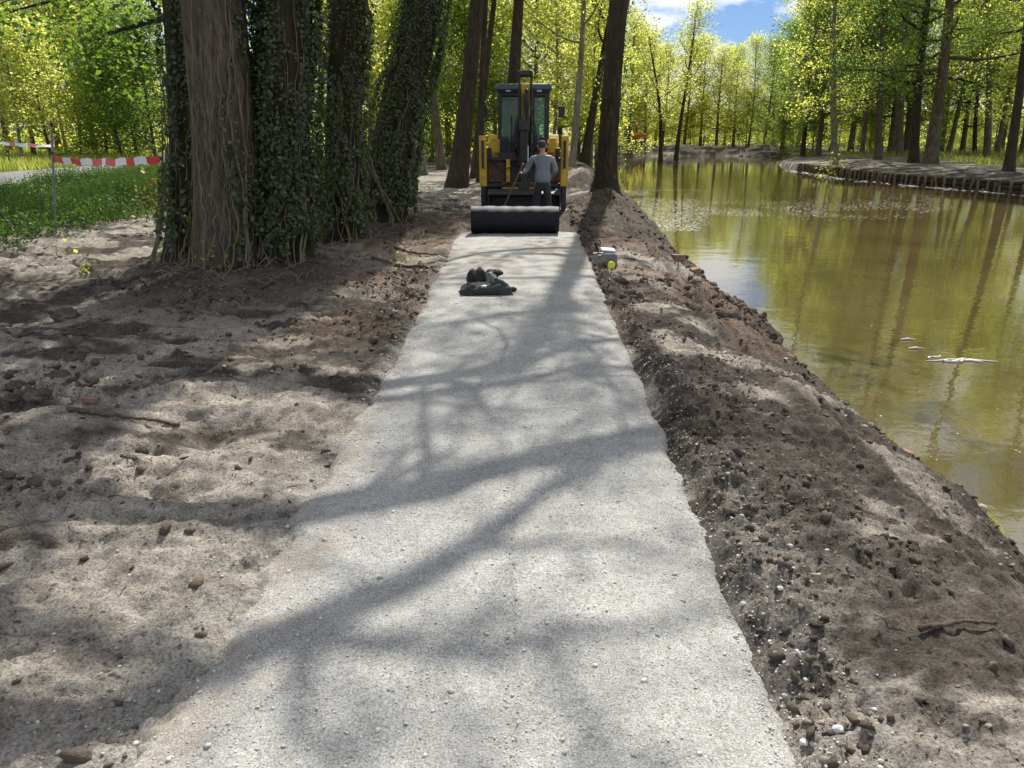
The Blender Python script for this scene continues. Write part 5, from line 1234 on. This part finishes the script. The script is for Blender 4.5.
b = B(); b.box((0, -d2 / 2 - 0.006, h2), (w2 + 0.03, 0.014, 0.016)); b.box((0, d2 / 2 + 0.006, h2), (w2 + 0.03, 0.014, 0.016)); b.box((-w2 / 2 - 0.006, 0, h2), (0.014, d2, 0.016)); b.box((w2 / 2 + 0.006, 0, h2), (0.014, d2, 0.016)); b.obj('crate_rim', 'clear_plastic', cr, 0.003)
sp_ = empty('spray_can', (cx0 + 0.06, cy0 - 0.20, cz0 + 0.05)); tag(sp_, 'fluorescent yellow capped can lying at the front of the plastic crate', 'spray can')
b = B(); b.cyl((0, 0.0, 0), (0.01, 0.13, 0), 0.036, seg=20); b.obj('can_body', 'white_plastic', sp_, 0.004, True)
b = B(); b.cyl((-0.002, -0.05, 0.0), (0, -0.001, 0), 0.052, 0.05, 20); b.obj('cap', 'fluor', sp_, 0.008, True)
hm = empty('hammer', (cx0 - 0.09, cy0, cz0 + 0.16)); tag(hm, 'hammer with black grip sticking out of the plastic crate', 'hammer')
b = B(); b.cyl((0.03, 0, -0.1), (-0.02, 0, 0.06), 0.012, seg=10); b.obj('handle', 'wood_handle', hm, 0)
b = B(); b.cyl((-0.02, 0, 0.06), (-0.065, 0, 0.17), 0.020, seg=10); b.obj('grip', 'black_cloth', hm, 0.003)
b = B(); b.box((0.03, 0, -0.10), (0.10, 0.03, 0.03)); b.obj('hammer_head', 'chrome', hm, 0.003)
sh = empty('folded_sheet', (cx0 + 0.03, cy0, cz0 + 0.20)); tag(sh, 'white folded plastic sheet poking out of the top of the crate', 'sheet')
b = B(); b.box((0.0, 0.0, 0.03), (0.20, 0.15, 0.03), (0.1, 0.08, 0.1)); b.box((0.02, 0.0, -0.05), (0.16, 0.12, 0.10)); b.obj('sheet', 'white_plastic', sh, 0.01)

# ------------------------------------------------------------------ posts and barrier tape
M['galv'] = simple('galvanised', (0.25, 0.26, 0.25), 0.55, 0.6, var=0.25, nscale=10)
M['tape_red'] = simple('tape_red', (0.62, 0.03, 0.035), 0.45, var=0.08)
M['tape_white'] = simple('tape_white', (0.78, 0.78, 0.80), 0.45, var=0.05)
def post(x, y, label):
    z = Hs(x, y); r0_ = empty('metal_post', (x, y, z)); b = B(); b.cyl((-0.03, 0, -0.2), (0.26, 0, 1.86), 0.020, seg=10); b.obj('shaft', 'galv', r0_, 0)
    b = B(); b.cyl((0.25, 0, 1.80), (0.262, 0, 1.87), 0.026, seg=10); b.box((0.19, -0.02, 1.36), (0.05, 0.05, 0.04)); b.obj('clamp', 'black_paint', r0_, 0.003); tag(r0_, label, 'post', 'posts carrying the barrier tape')
p1 = at(57, 14.1); post(p1[0], p1[1], 'thin metal post standing in the undergrowth left of the ivy trees')
p2 = (-17.6, 26.5); post(p2[0], p2[1], 'metal post farther along the barrier tape by the road')
def tape(a, b_, z0, z1, sag, w, lens, label, twist, startcol=0):
    a = np.array(a); b_ = np.array(b_); tot = np.linalg.norm(b_ - a); V = []; mi = []; pos = 0; k_ = 0; ed = [0.0]
    while ed[-1] < 1: ed.append(min(1, ed[-1] + lens[k_ % len(lens)] / tot)); k_ += 1
    sv = []; col = []
    for q in range(len(ed) - 1):
        for r_i in range(4): sv.append(ed[q] + (ed[q + 1] - ed[q]) * r_i / 4); col.append((q + startcol) % 2)
    sv.append(1.0)
    nrm = np.array([-(b_ - a)[1], (b_ - a)[0]]) / tot
    for t in sv:
        p_ = a + (b_ - a) * t; z = z0 + (z1 - z0) * t - sag * 4 * t * (1 - t) + 0.012 * math.sin(t * 40)
        an = twist(t); ww = w / 2
        V.append((p_[0] + nrm[0] * ww * math.sin(an), p_[1] + nrm[1] * ww * math.sin(an), z - ww * math.cos(an)))
        V.append((p_[0] - nrm[0] * ww * math.sin(an), p_[1] - nrm[1] * ww * math.sin(an), z + ww * math.cos(an)))
    n_ = len(sv); i = np.arange(n_ - 1) * 2
    o_ = mk('barrier_tape', V, np.stack([i, i + 2, i + 3, i + 1], -1), [M['tape_red'], M['tape_white']], matidx=col)
    tag(o_, label, 'barrier tape', 'red and white barrier tape')
tape((p1[0] + 0.19, p1[1]), (-4.72, 10.92), 1.34, 1.46, 0.05, 0.105, [0.46, 0.40, 0.46, 0.52, 0.42, 0.15, 0.40, 0.42, 0.30, 0.44, 0.46, 0.3], 'red and white tape stretched from the metal post to the ivy trunk', lambda t: 0.15 * math.sin(t * 9), 0)
tape((p1[0] + 0.21, p1[1]), p2, 1.56, 1.54, 0.02, 0.075, [2.0, 1.2, 2.2, 1.1, 3.0], 'thin twisted red and white tape running left from the metal post', lambda t: 1.15 * math.cos(t * 4.5) ** 2, 1)

# ------------------------------------------------------------------ orange machine part seen far across the pond
M['orange_paint'] = simple('orange_paint', (0.55, 0.13, 0.03), 0.5, var=0.15)
ox, oy = at(634, 97); oz = Hs(ox, oy)
ex = empty('distant_digger', (ox, oy, oz)); tag(ex, 'small orange digger half hidden behind a sand heap across the pond', 'excavator')
b = B(); b.box((0, 0, 0.35), (2.6, 1.6, 0.6)); b.obj('track', 'rubber', ex, 0.15)
b = B(); b.box((0.5, 0, 1.2), (1.9, 1.5, 0.7)); b.obj('engine_cover', 'orange_paint', ex, 0.15)
b = B(); b.box((-0.8, 0.2, 1.6), (0.9, 1.0, 1.5)); b.obj('cab', 'black_paint', ex, 0.08)
b = B(); b.prism([(-0.2, 1.2), (-1.6, 2.7), (-3.0, 2.2), (-3.0, 2.0), (-1.6, 2.4), (0.1, 0.9)], -0.12, 0.12); b.obj('boom', 'orange_paint', ex, 0.03)

# ------------------------------------------------------------------ world, sun, camera
sc = bpy.context.scene
w = bpy.data.worlds.new('World'); sc.world = w; w.use_nodes = True
nt = w.node_tree; nt.nodes.clear(); out = nt.nodes.new('ShaderNodeOutputWorld'); bg = nt.nodes.new('ShaderNodeBackground'); bg.inputs['Strength'].default_value = 0.05
sky = nt.nodes.new('ShaderNodeTexSky'); sky.sky_type = 'NISHITA'; sky.sun_disc = False
EL = math.atan2(1.0, math.hypot(0.19, 0.89)); sky.sun_elevation = EL; sky.sun_rotation = math.atan2(0.19, 0.89)
sky.air_density = 1.0; sky.dust_density = 0.6; sky.ozone_density = 1.5
tc = nt.nodes.new('ShaderNodeTexCoord'); mp = nt.nodes.new('ShaderNodeMapping'); mp.inputs['Scale'].default_value = (1.0, 1.0, 2.2); mp.inputs['Location'].default_value = (0.35, 0.1, 0.0)
nz = nt.nodes.new('ShaderNodeTexNoise'); nz.inputs['Scale'].default_value = 6.5; nz.inputs['Detail'].default_value = 8; nz.inputs['Roughness'].default_value = 0.55; nz.inputs['Distortion'].default_value = 0.3
nt.links.new(tc.outputs['Generated'], mp.inputs[0]); nt.links.new(mp.outputs[0], nz.inputs['Vector'])
cr_ = ramp(nt, [(0.43, (0, 0, 0)), (0.55, (1, 1, 1))]); nt.links.new(nz.outputs['Fac'], cr_.inputs[0])
skyb = mixc(nt, sky.outputs[0], (0.62, 0.85, 1.25), 1.0, 'MULTIPLY')
mx = mixc(nt, skyb, (15.5, 15.8, 16.2), cr_.outputs[0]); nt.links.new(mx, bg.inputs[0]); nt.links.new(bg.outputs[0], out.inputs[0])
sl = bpy.data.lights.new('sun', 'SUN'); sl.energy = 5.0; sl.angle = R(0.53); sl.color = (1.0, 0.95, 0.87)
so = bpy.data.objects.new('sun', sl); C.objects.link(so); so.rotation_euler = Vector(SUNV).to_track_quat('Z', 'Y').to_euler()
cd = bpy.data.cameras.new('camera'); co = bpy.data.objects.new('camera', cd); C.objects.link(co)
co.location = (0, 0, CAMH); co.rotation_euler = (math.pi / 2 - PITCH, 0, 0); cd.sensor_width = 36; cd.lens = F / 1024 * 36; cd.clip_start = 0.05; cd.clip_end = 2000
sc.camera = co
sc.view_settings.view_transform = 'Standard'; sc.view_settings.look = 'None'; sc.view_settings.gamma = 1; sc.view_settings.exposure = 0.58
cy = sc.cycles; cy.use_denoising = True; cy.max_bounces = 8; cy.diffuse_bounces = 4; cy.glossy_bounces = 3; cy.transmission_bounces = 4; cy.transparent_max_bounces = 6
cy.caustics_reflective = False; cy.caustics_refractive = False; cy.sample_clamp_indirect = 6
